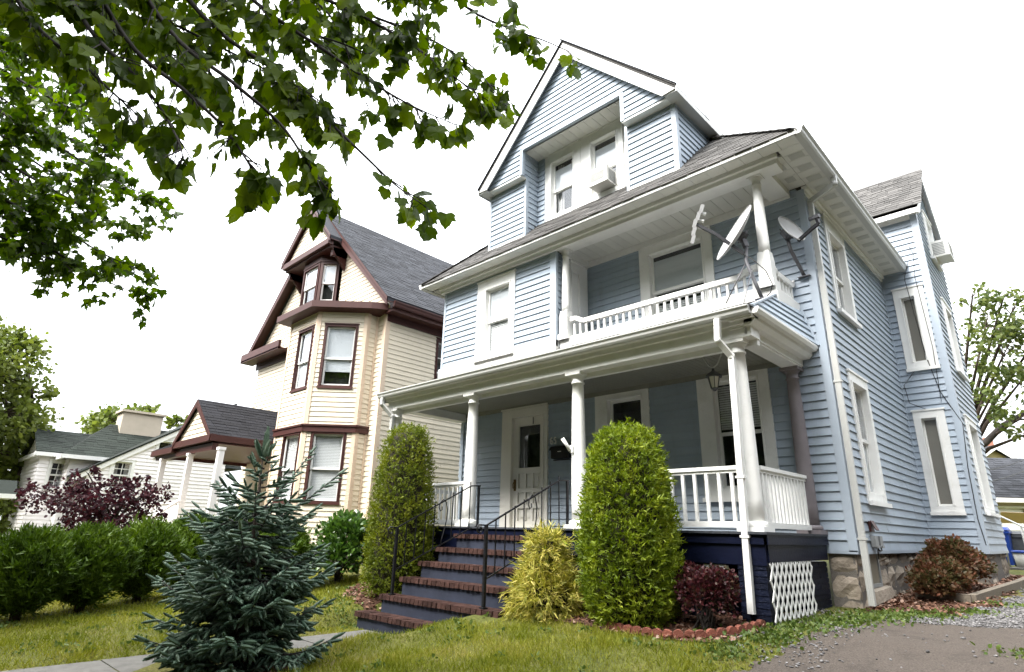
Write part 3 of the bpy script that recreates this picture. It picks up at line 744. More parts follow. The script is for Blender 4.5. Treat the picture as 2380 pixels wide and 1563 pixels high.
# dormer roof: two slabs, rake boards and the soffits under the eaves
dr = MB(); OV = .16
for sx in (-1, 1):
    ex = PK[0] + sx * (GR[0] - PK[0] + .12); e0 = (ex, GY - OV, 9.40); p0 = (PK[0], GY - OV, 12.40)
    q = [e0, p0, (PK[0], 4.4, 12.40), (ex, 1.2, 9.40)]
    dr.prism(q, (0, 0, .07))
drf = dr.build('dormer_roof', M['grey'], H)
rk = MB()
for sx in (-1, 1):
    ex = PK[0] + sx * (GR[0] - PK[0] + .13); d = np.array([PK[0] - ex, 0, 3.0]); n = nz(np.array([-d[2], 0, d[0]])) * (-1 if sx < 0 else 1)
    n = nz(np.array([sx * -d[2] * 0 + 0, 0, -1.0]))
    a = np.array([ex, GY - OV, 9.40]); b = np.array([PK[0], GY - OV, 12.40])
    rk.prism([a, b, b + n * .36, a + n * .02 + np.array([-sx * .30, 0, 0])], (0, .03, 0))
    dk = MB(); dk.prism([a + (sx * .03, -.03, .10), b + (0, -.03, .105), b + (0, -.03, .075), a + (sx * .03, -.03, .07)], (0, .06, 0)); dk.build('shingle_edge', M['slate'], drf)
    # soffit strip between rake board and gable face
    rk.prism([a + (0, .03, 0), b + (0, .03, -.02), b + (0, OV, -.02), a + (0, OV, 0)], (0, 0, -.02))
    # eave soffit along the side
    rk.box(min(ex, ex - sx * .26), max(ex, ex - sx * .26), GY - OV + .03, 1.1, 9.36, 9.40)
    rk.box(min(ex, ex + sx * .02), max(ex, ex + sx * .02), GY - OV, 1.1, 9.33, 9.46)
rk.build('rake_board', M['gutter'], drf)
sh2 = sh
shingles((PK[0] + (GR[0] - PK[0] + .14), GY - OV - .02, 9.46), (0, 1, 0), (-2.80, 0, 3.0), [(0, 0), (2.3, 0), (4.5, 4.3), (0, 4.3)], drf, sh2)

# side bay with a cross gable
BY0, BY1, BX = 5.21, 8.2, .93
FB, RB = PF(BY0), PR(BX)
U2 = (.20, .80, 4.74, 6.68); L2 = (.135, .71, 1.68, 3.83)
siding(FB, [(.03, ZS), (BX - .1, ZS), (BX - .1, 8.55), (.03, 8.55)], PITCH, [U2, L2], H, M['blue'], boards, zb=ZS)
US = (6.2, 7.4, 4.85, 6.62); LS = (5.75, 7.25, 1.70, 3.75); AS = (6.25, 7.25, 7.70, 9.0)
siding(RB, [(BY0 + .08, ZS), (BY1, ZS), (BY1, 8.55), (6.7, 10.25), (BY0 + .08, 8.64)], PITCH, [US, LS, AS], H, M['blue'], boards, zb=ZS)
t_ = MB(); t_.box(BX - .1, BX + .036, BY0 - .036, BY0 + .08, ZS - .03, 8.56); t_.build('corner_trim', M['bluetrim'], H)
t_ = MB(); t_.box(-.08, .04, BY0 - .045, BY0 + .06, ZS - .03, 7.1); t_.build('corner_trim', M['bluetrim'], H)
t_ = MB(); t_.pbox(FB, .03, BX + .03, ZS - .05, ZS, -.1, .035); t_.pbox(RB, BY0, BY1, ZS - .05, ZS, -.1, .034); t_.build('starter_strip', M['bluetrim'], H)
window(FB, U2, (.345, .60, 4.93, 6.46), H, film=True, sill=.03, frame=.03)
window(FB, L2, (.275, .545, 1.85, 3.67), H, film=True, sill=.03, frame=.03)
window(RB, US, (6.4, 7.2, 5.0, 6.45), H, rail=5.7, sill=.05)
window(RB, LS, (5.95, 7.05, 1.85, 3.6), H, rail=2.7, sill=.07)
window(RB, AS, (6.4, 7.1, 7.85, 8.85), H, rail=8.3, shade=[(8.3, 8.8)], sill=.05)
br = MB(); RD, RT = 6.7, 10.32
br.prism([(BX + .12, BY0 - .25, 8.52), (BX + .12, RD, RT), (-3.2, RD, RT), (-1.3, BY0 - .25, 8.52)], (0, 0, .07))
br.prism([(BX + .12, BY1 + .25, 8.52), (BX + .12, RD, RT), (-3.2, RD, RT), (-1.3, BY1 + .25, 8.52)], (0, 0, .07))
brf = br.build('bay_roof', M['grey'], H)
shingles((-1.2, BY0 - .27, 8.58), (1, 0, 0), (0, RD - BY0 + .25, RT - 8.52), [(0, 0), (2.34, 0), (2.34, 2.52), (-.6, 2.52)], brf, sh)
rk = MB()
for sy, y0 in ((1, BY0 - .25), (-1, BY1 + .25)):
    a = np.array([BX + .12, y0, 8.53]); b = np.array([BX + .12, RD, RT + .01])
    rk.prism([a + (0, 0, .07), b + (0, 0, .07), b + (0, 0, -.26), a + (0, sy * .02, -.16)], (.022, 0, 0))
    rk.prism([a, b, b + (-.11, 0, 0), a + (-.11, 0, 0)], (0, 0, -.015))
rk.box(.03, BX + .12, BY0 - .25, BY0 - .225, 8.40, 8.58); rk.box(.03, BX + .1, BY0 - .23, BY0 - .005, 8.46, 8.50)
rk.pbox(FB, .0, BX - .1, 8.36, 8.5, 0, .05)
rk.build('rake_board', M['white'], brf)

# side windows and the porch windows
window(R0, S2, (1.08, 1.95, 5.12, 6.65), H, rail=5.86, curtain=[(1.55, 1.75)])
window(R0, S1, (1.03, 1.85, 1.87, 3.72), H, rail=2.77, shade=[(1.95, 2.7)], glass='oldglass')
window(F0, W1, (-4.28, -3.47, 2.0, 3.78), H, sill=.05, glass='oldglass', frame=.06)
window(F0, W2, (-1.96, -1.15, 1.92, 3.80), H, rail=2.86, glass='oldglass', frame=.045, blinds=(2.95, 3.74))
window(F2, W3, (-6.90, -6.11, 5.05, 6.63), H, rail=5.82, shade=[(5.82, 6.6)], blinds=(5.1, 5.8))
# front door
d_ = MB(); u0, u1, z0, z1 = DOOR
d_.pbox(F0, u0, -7.06, 1.2, z1, -.1, .06); d_.pbox(F0, -6.02, u1, 1.2, z1, -.1, .06); d_.pbox(F0, -7.06, -6.02, 3.71, z1, -.1, .058); d_.pbox(F0, u0 - .02, u1 + .02, z1, z1 + .04, 0, .09)
d_.pbox(F0, -7.06, -7.03, 1.2, 3.71, -.1, .075); d_.pbox(F0, -6.05, -6.02, 1.2, 3.71, -.1, .075)
d_.pbox(F0, -7.08, -6.0, 1.17, 1.215, -.1, .12)
dc = d_.build('door_frame', M['door'], H)
d_ = MB(); a, b = -7.03, -6.05; dd = (-.06, -.015)
d_.pbox(F0, a, -6.87, 1.22, 3.70, *dd); d_.pbox(F0, -6.20, b, 1.22, 3.70, *dd)
d_.pbox(F0, -6.87, -6.20, 3.50, 3.70, *dd); d_.pbox(F0, -6.87, -6.20, 2.40, 2.53, *dd); d_.pbox(F0, -6.87, -6.20, 1.22, 1.36, *dd)
d_.pbox(F0, -6.87, -6.20, 1.36, 2.40, -.07, -.055)
for u in (-6.655, -6.435): d_.pbox(F0, u - .03, u + .03, 1.36, 2.40, -.045, -.015)
for z in (1.68, 2.03): d_.pbox(F0, -6.87, -6.20, z - .045, z + .045, -.045, -.0155)
for i in range(3):
    for lo, hi in ((1.39, 1.65), (1.71, 2.0), (2.06, 2.37)):
        c0 = -6.87 + i * .2233
        d_.pbox(F0, c0 + .055, c0 + .168, lo + .05, hi - .05, -.058, -.034)
door = d_.build('door', M['door'], H)
g_ = MB(); g_.pbox(F0, -6.87, -6.20, 2.53, 3.50, -.045, -.038); g_.build('pane', M['oldglass'], door)
g_ = MB(); g_.pbox(F0, -6.95, -6.12, 2.45, 3.6, -.5, -.48); g_.pbox(F0, -6.95, -6.93, 2.45, 3.6, -.48, -.07); g_.pbox(F0, -6.14, -6.12, 2.45, 3.6, -.48, -.07); g_.pbox(F0, -6.95, -6.12, 2.43, 2.45, -.48, -.07); g_.pbox(F0, -6.95, -6.12, 3.6, 3.62, -.48, -.07); g_.build('interior', M['room'], door)
g_ = MB(); g_.pbox(F0, -6.99, -6.93, 2.02, 2.28, -.016, -.004); g_.tube([F0.p(-6.96, 2.08, -.005), F0.p(-6.96, 2.08, .05), F0.p(-6.96, 2.16, .055), F0.p(-6.96, 2.22, .03)], .012, 6); g_.lathe([(.001, 0), (.022, .006), (.022, .03), (.001, .036)], F0.p(-6.96, 2.24, .01), 10); g_.build('door_handle', M['brass'], door)
g_ = MB(); g_.pbox(F0, -6.42, -6.405, 3.52, 3.68, -.014, .0); g_.build('door_knocker', M['darkmetal'], door)

# porch: roof, beams, columns, floor, base
PYB = -2.094; DZ = 1.20
pr = MB()
A = [(-9.12, -2.44, 4.15), (-.19, -2.44, 4.15), (-.34, -1.06, 4.74), (-8.52, -1.06, 4.74)]
pr.prism(A, (0, 0, -.05))
pr.prism([(-9.12, -2.44, 4.15), (-8.52, -1.06, 4.74), (-8.52, -.0, 4.74), (-9.12, -.0, 4.15)], (0, 0, -.05))
prf = pr.build('porch_roof', M['grey'], H)
shingles((-9.12, -2.46, 4.155), (1, 0, 0), (0, 1.38, .59), [(0, 0), (8.94, 0), (8.77, 1.5), (.6, 1.5)], prf, sh)
shingles((-9.14, -2.44, 4.155), (0, 1, 0), (.6, 0, .59), [(0, 0), (2.44, 0), (2.44, .84), (1.38, .84)], prf, sh)
# right end of the porch roof, clad in clapboards
e_ = MB(); q = [(-.19, -2.42, 4.14), (-.12, -.03, 4.14), (-.30, -.03, 4.80), (-.335, -1.06, 4.76)]
e_.prism(q, (-.05, 0, 0)); ew = e_.build('wall', M['blue'], H)
for k in range(5):
    t0, t1 = k / 5, (k + 1) / 5
    L = lambda t: np.array(q[0]) * (1 - t) + np.array(q[3]) * t
    R_ = lambda t: np.array(q[1]) * (1 - t) + np.array(q[2]) * t
    o = np.array([.03, 0, .01]); o2 = np.array([.008, 0, 0])
    V = [L(t0) + o, R_(t0) + o, R_(t0), L(t0), L(t1) + o2, R_(t1) + o2, R_(t1), L(t1)]
    boards.append((np.array(V), HEXF, ew))
t_ = MB(); t_.bar((-.175, -2.45, 4.16), (-.32, -1.06, 4.79), .05, .03); t_.bar((-.085, -.05, 4.14), (-.275, -.05, 4.83), .03, .04); t_.build('corner_trim', M['bluetrim'], H)
# cornice and beams
b_ = MB()
b_.box(-9.02, -.30, -2.25, -1.96, 3.80, 4.04)                     # front beam
b_.box(-9.02, -8.70, -1.96, -.05, 3.80, 4.04); b_.box(-.62, -.38, -1.96, -.05, 3.80, 4.04)
b_.box(-9.0, -.32, -2.02, -1.93, 3.72, 3.80)                      # inner trim under the beam
b_.box(-.38, -.36, -2.25, -.05, 3.83, 4.0)
b_.build('porch_beam', M['white'], H)
b_ = MB()
b_.box(-9.08, -.24, -2.33, -2.25, 3.97, 4.04); b_.box(-9.1, -.20, -2.42, -2.25, 4.04, 4.07)
b_.box(-9.1, -9.02, -2.33, -.05, 3.97, 4.06)
b_.prism([(-.36, -2.33, 3.94), (-.26, -2.33, 3.94), (-.20, -2.33, 4.0), (-.20, -2.33, 4.05), (-.36, -2.33, 4.05)], (0, 2.3, 0))
b_.prism([(-.36, -2.42, 4.05), (-.13, -2.42, 4.05), (-.10, -2.42, 4.10), (-.10, -2.42, 4.135), (-.36, -2.42, 4.135)], (0, 2.39, 0))
b_.box(-.60, -.36, -2.28, -2.1, 3.93, 4.04); b_.box(-.55, -.20, -2.405, -2.2, 4.02, 4.12)
b_.build('cornice', M['white'], H)
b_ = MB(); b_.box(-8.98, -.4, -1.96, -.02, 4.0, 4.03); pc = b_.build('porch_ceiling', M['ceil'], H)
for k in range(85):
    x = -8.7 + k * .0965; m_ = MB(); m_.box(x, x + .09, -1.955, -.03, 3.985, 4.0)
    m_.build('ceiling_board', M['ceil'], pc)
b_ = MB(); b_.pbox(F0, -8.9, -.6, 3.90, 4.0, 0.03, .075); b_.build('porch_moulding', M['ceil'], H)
for x in (-8.829, -6.169, -3.462): column(x, PYB, DZ, 3.80, .125, H)
column(-.58, PYB, DZ, 3.80, .118, H)
column(-.52, -.16, DZ, 3.80, .115, H, M['copper'], pedestal=None)
for x in (-4.60, -.42): column(x, -1.0, 4.93 if x < -1 else 4.93, 7.02, .088, H, pedestal=.48)
# railings
baluster_rail((-8.70, PYB), (-6.30, PYB), DZ + .05, 2.06, H, 17)
baluster_rail((-8.83, -1.95), (-8.83, -.1), DZ + .05, 2.06, H, 12)
baluster_rail((-3.32, PYB), (-.73, PYB), DZ + .05, 2.06, H, 14, square=.042)
baluster_rail((-.52, PYB + .13), (-.50, -.30), DZ + .05, 2.06, H, 13, square=.042)
baluster_rail((-4.46, -1.0), (-.56, -1.0), 4.90, 5.30, H, 26, square=.04, bottom=.08, topdip=.10)
baluster_rail((-.38, -.86), (-.36, -.05), 4.90, 5.30, H, 6, square=.035, bottom=.06, topdip=.06)
# floor
b_ = MB(); b_.box(-9.05, -.36, -2.30, -.04, 1.13, 1.17); pf = b_.build('porch_floor', M['navy'], H)
for k in range(72):
    x = -9.05 + k * .121; m_ = MB(); m_.box(x, x + .116, -2.36, -.04, 1.17, DZ); m_.build('deck_board', M['deck'], pf)
b_ = MB(); b_.box(-9.0, -.40, -2.30, -2.26, .80, 1.13); b_.box(-9.02, -.36, -2.33, -2.28, 1.05, 1.13)
b_.box(-.42, -.38, -2.26, -.05, .84, 1.13); b_.box(-.40, -.345, -2.33, -.05, 1.05, 1.13)
b_.box(-9.0, -8.96, -2.26, -.05, .2, 1.13)
b_.build('porch_fascia', M['navy'], H)
# brick base: piers at the right corner and dark navy sheets standing in for the shaded void behind
b_ = MB(); b_.box(-9.0, -1.60, -2.20, -2.12, -.1, .80); b_.box(-1.6, -.6, -1.9, -1.85, -.1, .82); b_.box(-.75, -.70, -1.9, -.06, -.1, .84); b_.build('base_wall_and_void', M['navy'], H)
b_ = MB(); b_.pbox(PF(-2.27), -1.62, -.92, .63, .785, -.02, 0); b_.build('base_panel', M['white'], H)
pb = []
for x0, x1, y0, y1 in ((-.78, -.42, -2.29, -1.93), (-.72, -.42, -.74, -.03), (-1.62, -1.26, -2.27, -1.93)):
    c = MB(); c.box(x0 + .012, x1 - .012, y0 + .012, y1 - .012, -.15, .82); pier = c.build('brick_pier', M['navy'], H)
    for k in range(13):
        z0 = -.13 + k * .073; z1 = z0 + .063
        if k % 2:
            xs = [(x0, (x0 + x1) / 2 - .005), ((x0 + x1) / 2 + .005, x1)]
            for a, b in xs: pb.append((np.array(MB().box(a, b, y0, y1, z0, z1).v) + nr.normal(0, .0015, (8, 3)), HEXF, pier))
        else:
            ys = [(y0, (y0 + y1) / 2 - .005), ((y0 + y1) / 2 + .005, y1)]
            for a, b in ys: pb.append((np.array(MB().box(x0, x1, a, b, z0, z1).v) + nr.normal(0, .0015, (8, 3)), HEXF, pier))
pieces(pb, 'brick', M['navybrick'])
# lattice
lp = MB(); lp.box(-.405, -.40, -1.93, -.74, .83, .86); lat = lp.build('lattice_panel', M['white'], H)
Y0, Y1, Z0, Z1 = -2.28, -.80, .16, .83
n = 15
for s_ in (1, -1):
    slope = 1.55 * s_
    for k in range(-8, 20):
        y = Y0 + k * .155; pts = []
        # clip the slat's centre line to the panel
        ya, yb = y, y + (Z1 - Z0) / slope
        a, b = np.array([ya, Z0]), np.array([yb, Z1])
        d = b - a; lo, hi = 0., 1.
        for bound, sg in ((Y0, 1), (Y1, -1)):
            f0 = sg * (a[0] - bound); f1 = sg * (b[0] - bound)
            if f0 < 0 and f1 < 0: lo, hi = 1, 0; break
            if f0 < 0: lo = max(lo, f0 / (f0 - f1))
            if f1 < 0: hi = min(hi, f0 / (f0 - f1))
        if hi - lo < .08: continue
        p, q_ = a + d * lo, a + d * hi; x = -.385 + (.006 if s_ > 0 else -.002)
        m_ = MB(); m_.obox([x, (p[0] + q_[0]) / 2, (p[1] + q_[1]) / 2], np.array([0, (q_ - p)[0] / 2, (q_ - p)[1] / 2]), [.004, 0, 0], np.cross([1, 0, 0], nz(np.array([0, *(q_ - p)]))) * .02)
        m_.build('slat', M['white'], lat)
# foundation stones along the front corner and the side
fm = MB(); fm.box(-.40, -.04, .02, .3, -.2, ZS - .05); fm.box(-.3, -.05, .3, BY0, -.2, ZS - .05); fm.box(-.1, BX - .04, BY0 + .04, BY1 - .05, -.2, ZS - .05)
fd = fm.build('foundation', M['mortar'], H)
def stonewall(P, u0, u1, z0, z1, holes, seed):
    r = random.Random(seed); z = z0
    while z < z1 - .05:
        h = min(r.uniform(.30, .50), z1 - z); h = h if z1 - z - h > .1 else z1 - z
        u = u0
        while u < u1 - .02:
            w = r.uniform(.35, .85); b = min(u + w, u1)
            if u1 - b < .12: b = u1
            e0, e1 = u, b
            for h_ in holes:
                if z < h_[3] - .03 and z + h > h_[2] + .03:
                    if e0 >= h_[0] - .01 and e1 <= h_[1] + .01: e1 = e0
                    elif e0 < h_[0] < e1: e1 = h_[0]
                    elif e0 < h_[1] < e1: e0 = h_[1]
            if e1 - e0 > .06:
                bm = bmesh.new(); bmesh.ops.create_cube(bm, size=1); bmesh.ops.subdivide_edges(bm, edges=bm.edges[:], cuts=2, use_grid_fill=True)
                for v in bm.verts:
                    cu, cz, cd_ = v.co.x, v.co.z, v.co.y
                    k = (abs(cu) > .4) + (abs(cz) > .4)
                    sh_ = 1 - .06 * (k == 2)
                    du = (e0 + e1) / 2 + cu * (e1 - e0 - .025) * sh_; dz_ = z + h / 2 + cz * (h - .025) * sh_
                    d = (-.03 + (.055 + r.uniform(-.018, .03)) * (1 - .55 * min(k, 1))) if cd_ > .2 else -.06
                    v.co = P.p(du + r.uniform(-.012, .012), dz_ + r.uniform(-.012, .012), d)
                me = bpy.data.meshes.new('stone'); bm.to_mesh(me); bm.free(); me.materials.append(M['stone']); attach(bpy.data.objects.new('stone', me), fd)
            u = b
        z += h
stonewall(PF(.02), -.40, -.02, -.05, ZS - .05, [], 3)
stonewall(PR(-.05), .04, BY0, -.05, ZS - .05, [(.42, 1.22, .40, 1.0)], 5)
stonewall(PF(BY0 + .04), 0, BX - .05, .1, ZS - .05, [], 8); stonewall(PR(BX - .04), BY0 + .04, BY1 - .1, .1, ZS - .05, [(6.2, 7.2, .2, 1.2)], 9)
c = MB(); Pc = PR(-.05); c.pbox(Pc, .44, .50, .45, .935, -.02, .035); c.pbox(Pc, 1.14, 1.20, .45, .935, -.02, .035); c.pbox(Pc, .50, 1.14, .45, .50, -.02, .034)
cw = c.build('cellar_window', M['grille'], H); c = MB(); c.pbox(Pc, .50, 1.14, .50, .935, .004, .014); c.build('pane', M['cellar'], cw)
c = MB(); c.add([Pc.p(.28, .24, -.05), Pc.p(1.5, .30, -.05), Pc.p(1.5, .30, .12), Pc.p(.28, .24, .14), Pc.p(.34, .44, -.05), Pc.p(1.42, .47, -.05), Pc.p(1.45, .44, .10), Pc.p(.30, .41, .12)], HEXF); c.build('stone_sill', M['stone'], H)
# downspouts
def downspout(path, w, h, house, m=None, lower=None):
    d = MB()
    for a, b in zip(path[:-1], path[1:]):
        d.bar(a, b, w, h, up=(0.02, 1, 0.01))
    for a in path[1:-1]: d.lathe([(.001, -w * .5), (w * .58, -w * .45), (w * .58, w * .45), (.001, w * .5)], a, 10)
    for z in (path[-1][2] + .9, (path[-1][2] + path[-2][2]) / 2): 
        q = np.array(path[-1]) * 1.0; q2 = np.array(path[-2]); t = (z - q[2]) / max(1e-3, q2[2] - q[2]); c = q + (q2 - q) * t
        d.obox(c, [w * .75, 0, 0], [0, h * .62, 0], [0, 0, .015])
    # grooves down the face
    a, b = np.array(path[-2]), np.array(path[-1])
    for k in (-.28, 0, .28): d.bar(a + [k * w, -h * .52, 0], b + [k * w, -h * .52, 0], w * .09, .006, up=(0, 1, 0))
    return d.build('downspout', m or M['white'], house)
downspout([(.52, .05, 7.12), (.52, .05, 6.98), (.095, .06, 6.80), (.095, .04, .25)], .085, .07, H, M['gutter'])
downspout([(-.66, -2.49, 4.05), (-.68, -2.49, 3.74), (-.58, -2.32, 3.52), (-.64, -2.33, .24)], .08, .07, H)
downspout([(-8.96, -2.47, 4.05), (-8.96, -2.47, 3.9), (-8.80, -2.26, 3.62), (-8.80, -2.26, .2)], .09, .07, H, M['gutter'])
# cables down the bay
c = MB()
c.tube([(.62, BY0 - .05, 7.3), (.50, BY0 - .12, 6.9), (.55, BY0 - .1, 6.0), (.60, BY0 - .06, 5.0), (.72, BY0 - .05, 4.2), (BX + .05, BY0 - .03, 3.5), (BX - .02, BY0 - .05, 2.6), (BX - .04, BY0 - .05, 1.6), (BX, BY0 - .04, 1.1)], .008, 5)
c.tube([(.35, BY0 - .05, 4.75), (.12, BY0 - .25, 4.4), (.15, BY0 - .22, 4.0), (.40, BY0 - .06, 3.86)], .008, 5)
c.tube([(.70, BY0 - .05, 7.7), (.78, BY0 - .22, 7.4), (.70, BY0 - .1, 6.9), (.75, BY0 - .06, 5.2), (.70, BY0 - .06, 4.0)], .006, 5)
c.build('cable', M['wire'], H)
pieces(boards, 'siding_board', M['blue'])
pieces(sh, 'shingle', M['grey'])

# ---------------------------------------------------------------- things on and by the house
s_ = thing('front_steps', (-5.1, -3.3, -.4), 'blue painted front steps edged with red brown brick, leading up to the porch', 'steps')
TR = [(-2.40, 1.066, -6.24, -3.95), (-2.72, .825, -6.36, -3.93), (-3.04, .58, -6.44, -3.90), (-3.36, .322, -6.54, -3.88), (-3.68, .045, -6.66, -3.70), (-4.0, -.225, -6.87, -3.62)]
bk = []
for k, (y, z, x0, x1) in enumerate(TR):
    zb = TR[k + 1][1] if k < 5 else -.6
    m_ = MB(); m_.box(x0 + .06, x1 - .05, y + .045, -2.1 - .001 * k, (zb - .08), z - .075); rr = m_.build('riser', M['riser'], s_)
    m_ = MB(); m_.box(x0 + .03, x1 - .03, y + .03, y + .36, z - .074, z - .012); tdd = m_.build('tread', M['mortar'], s_)
    n = int((x1 - x0) / .112); w = (x1 - x0) / n
    for i in range(n):
        a = x0 + i * w + .009; b = x0 + (i + 1) * w - .009; j = rnd.uniform(-.006, .006)
        V = np.array(MB().box(a, b, y + j, y + .205, z - .078, z).v); V[4:6, 1] += .008; V += nr.normal(0, .002, (8, 3)); bk.append((V, HEXF, tdd))
    n2 = int((x1 - x0) / .225); w = (x1 - x0) / n2
    for i in range(n2):
        a = x0 + i * w + .005; b = x0 + (i + 1) * w - .005
        bk.append((np.array(MB().box(a, b, y + .215, y + .318, z - .07, z - .002).v) + nr.normal(0, .0012, (8, 3)), HEXF, tdd))
pieces(bk, 'brick', M['brick'])

def handrail(pts, label, left):
    """pts: newel (x, y, zbase, ztop), upper post (x, y, zbase, ztop)"""
    (xn, yn, bn, tn), (xu, yu, bu, tu) = pts
    t = thing('handrail', (xn, yn, bn), label, 'handrail', 'handrails of the front steps')
    m_ = MB(); m_.bar((xn, yn, bn), (xn, yn, tn), .045); m_.box(xn - .045, xn + .045, yn - .045, yn + .045, bn, bn + .02); m_.build('newel_post', M['iron'], t)
    m_ = MB(); m_.bar((xu, yu, bu), (xu, yu, tu), .035); m_.build('upper_post', M['iron'], t)
    L = lambda f, z0, z1: np.array([xn + (xu - xn) * f, yn + (yu - yn) * f, z0 + (z1 - z0) * f])
    fk = .90
    m_ = MB(); m_.bar(L(-.0, tn, tu), L(fk, tn, tu + .07), .045, .022); m_.bar(L(fk, tn, tu + .07), L(1.02, tu, tu - .005), .045, .022)
    v = [L(0, tn, tu)]
    for k in range(9):
        a = math.radians(30 + k * 42); r = .075 * (1 - k / 12)
        v.append(L(-.07, tn - .06, tn - .06) + np.array([0, -r * math.sin(a) * .9, r * math.cos(a)]))
    m_.tube(v, .013, 6); m_.build('top_rail', M['iron'], t)
    lo0, lo1 = bn + .39, bu + .06
    m_ = MB(); m_.bar(L(0, lo0, lo1), L(.86, lo0, lo1 + .02), .028, .02); m_.bar(L(.86, lo0, lo1 + .02), L(1, lo1, lo1), .028, .02); m_.build('bottom_rail', M['iron'], t)
    for k in range(1, 9):
        f = k / 9
        if k == 5: continue
        zt = tn + (tu + .07 - tn) * f / fk if f < fk else tu + .03
        p = L(f, lo0, lo1); q = L(f, 0, 0); q[2] = zt
        m_ = MB(); m_.bar(p, q, .015); m_.build('baluster', M['iron'], t)
    f = 5 / 9; p = L(f - .02, lo0, lo1); zt = tn + (tu + .07 - tn) * f / fk; H_ = zt - p[2]
    v = [p + np.array([0, dy, dz * H_]) for dy, dz in ((0, 0), (.03, .15), (.08, .35), (.12, .55), (.13, .75), (.09, .92), (.02, .97), (-.05, .90), (-.075, .80), (-.04, .72), (.0, .75), (-.005, .82))]
    m_ = MB(); m_.tube(v, .010, 6); m_.build('scroll', M['iron'], t)
handrail(((-4.08, -3.60, .05, 1.21), (-3.63, -2.2, 1.16, 1.97)), 'black wrought iron handrail on the right of the front steps, nearest the round clipped bush', False)
handrail(((-6.37, -3.60, .05, 1.15), (-5.74, -2.25, 1.16, 1.95)), 'black wrought iron handrail on the left of the front steps, beside the tall dark juniper', True)

# satellite dishes
def dish(name_loc, label, c, nrm, up, a, b, arm, lnb, mast, triple):
    t = thing('satellite_dish', name_loc, label, 'satellite dish', 'satellite dishes on the house')
    n = nz(nrm); v = nz(np.asarray(up) - n * np.dot(up, n)); u = np.cross(v, n); c = np.array(c, float)
    m_ = MB(); rings, seg = 7, 36; vs_ = []; fs = []
    for side in (0, 1):
        for i in range(rings + 1):
            r = i / rings
            for k in range(seg):
                th = 2 * math.pi * k / seg
                vs_.append(c + u * a * r * math.cos(th) + v * b * r * math.sin(th) + n * (.13 * r * r * a / .45 - .13 * a / .45 - (.014 if side else 0)))
    o2 = (rings + 1) * seg
    for i in range(rings):
        for k in range(seg):
            q = (i * seg + k, i * seg + (k + 1) % seg, (i + 1) * seg + (k + 1) % seg, (i + 1) * seg + k); fs.append(q); fs.append(tuple(o2 + j for j in q[::-1]))
    for k in range(seg): fs.append((rings * seg + k, rings * seg + (k + 1) % seg, o2 + rings * seg + (k + 1) % seg, o2 + rings * seg + k))
    m_.add(vs_, fs, True); m_.tube([c + u * a * math.cos(th) + v * b * math.sin(th) for th in np.linspace(0, 2 * math.pi, 37)], .010, 6, cap=False); m_.build('reflector', M['dish'], t)
    m_ = MB()
    for p, q in zip(arm[:-1], arm[1:]): m_.bar(p, q, .045, .05)
    m_.build('feed_arm', M['iron'], t)
    m_ = MB(); m_.tube(mast, .030, 10); m_.bar(np.array(mast[0]) + (-.1, .0, .0), np.array(mast[0]) + (.1, 0, 0.0), .12, .012); m_.build('mast', M['darkmetal'], t)
    m_ = MB(); k = c - n * (.13 * a / .45 + .075); m_.obox(k, u * .07, v * .08, n * .05); m_.bar(k, mast[-1], .07)
    for s1 in (-1, 1): m_.tube([k + u * .07 * s1 + v * .13, k + u * .07 * s1 - v * .1], .012, 6)
    m_.build('bracket', M['darkmetal'], t)
    e = np.array(arm[-1]); f = nz(c + n * .05 - e)
    m_ = MB()
    if triple:
        w = nz(np.cross(f, (0, .3, 1)))
        w = nz(np.array([.35, -.1, .75]) - f * np.dot(f, (.35, -.1, .75)))
        for s1 in (-.26, -.13, 0.0, .13, .26):
            m_.obox(e + w * s1 - f * (.02 + abs(s1) * -.16), w * .07, f * .03, np.cross(w, f) * .05)
        m_.build('lnb_housing', M['dish'], t)
        for s1 in (-.04, .07, .19):
            m_ = MB(); p = e + w * s1 + f * .03; m_.tube([p, p + f * .05, p + f * .085], [.022, .026, .032], 10); m_.build('lnb_horn', M['white'], t)
    else:
        m_.obox(e, f * .05, np.cross(f, (0, 0, 1)) * .03, np.array([0, 0, .03])); m_.tube([e, e + f * .12], [.025, .04], 10); m_.build('lnb_horn', M['darkmetal'], t)
    return t
d1 = dish((-.45, -1.3, 4.65), 'large grey satellite dish standing on the porch roof corner before the balcony rail', (-.74, -1.38, 5.90), (-.55, -.68, .45), (.6, .05, .72), .30, .50,
     [(-.60, -1.42, 5.46), (-.95, -1.60, 5.86), (-1.22, -1.72, 6.10)], None, [(-.43, -1.32, 4.66), (-.50, -1.34, 4.95), (-.60, -1.36, 5.35), (-.58, -1.33, 5.60)], True)
m_ = MB(); m_.tube([(-.60, -1.36, 5.33), (-.98, -1.40, 4.70)], .010, 6); m_.tube([(-.53, -1.33, 5.2), (-.50, -1.9, 4.42)], .008, 6); m_.build('stay', M['darkmetal'], d1)
m_ = MB(); m_.tube([(-.62, -1.42, 5.46), (-.46, -1.44, 5.30), (-.30, -1.40, 5.08), (-.24, -1.36, 4.85), (-.30, -1.3, 4.74), (-.40, -1.27, 4.69)], .008, 6); m_.build('cable', M['wire'], d1)
d2 = dish((-.14, -.05, 5.35), 'small grey satellite dish fixed to the upper wall by the house corner', (-.13, -.42, 6.16), (.80, -.42, .42), (-.3, 0, .9), .20, .31,
     [(-.05, -.44, 5.88), (.20, -.52, 5.98), (.33, -.56, 6.02), (.31, -.55, 6.16)], None, [(-.14, -.05, 5.38), (-.16, -.12, 5.5), (-.22, -.30, 5.80), (-.24, -.34, 6.0)], False)

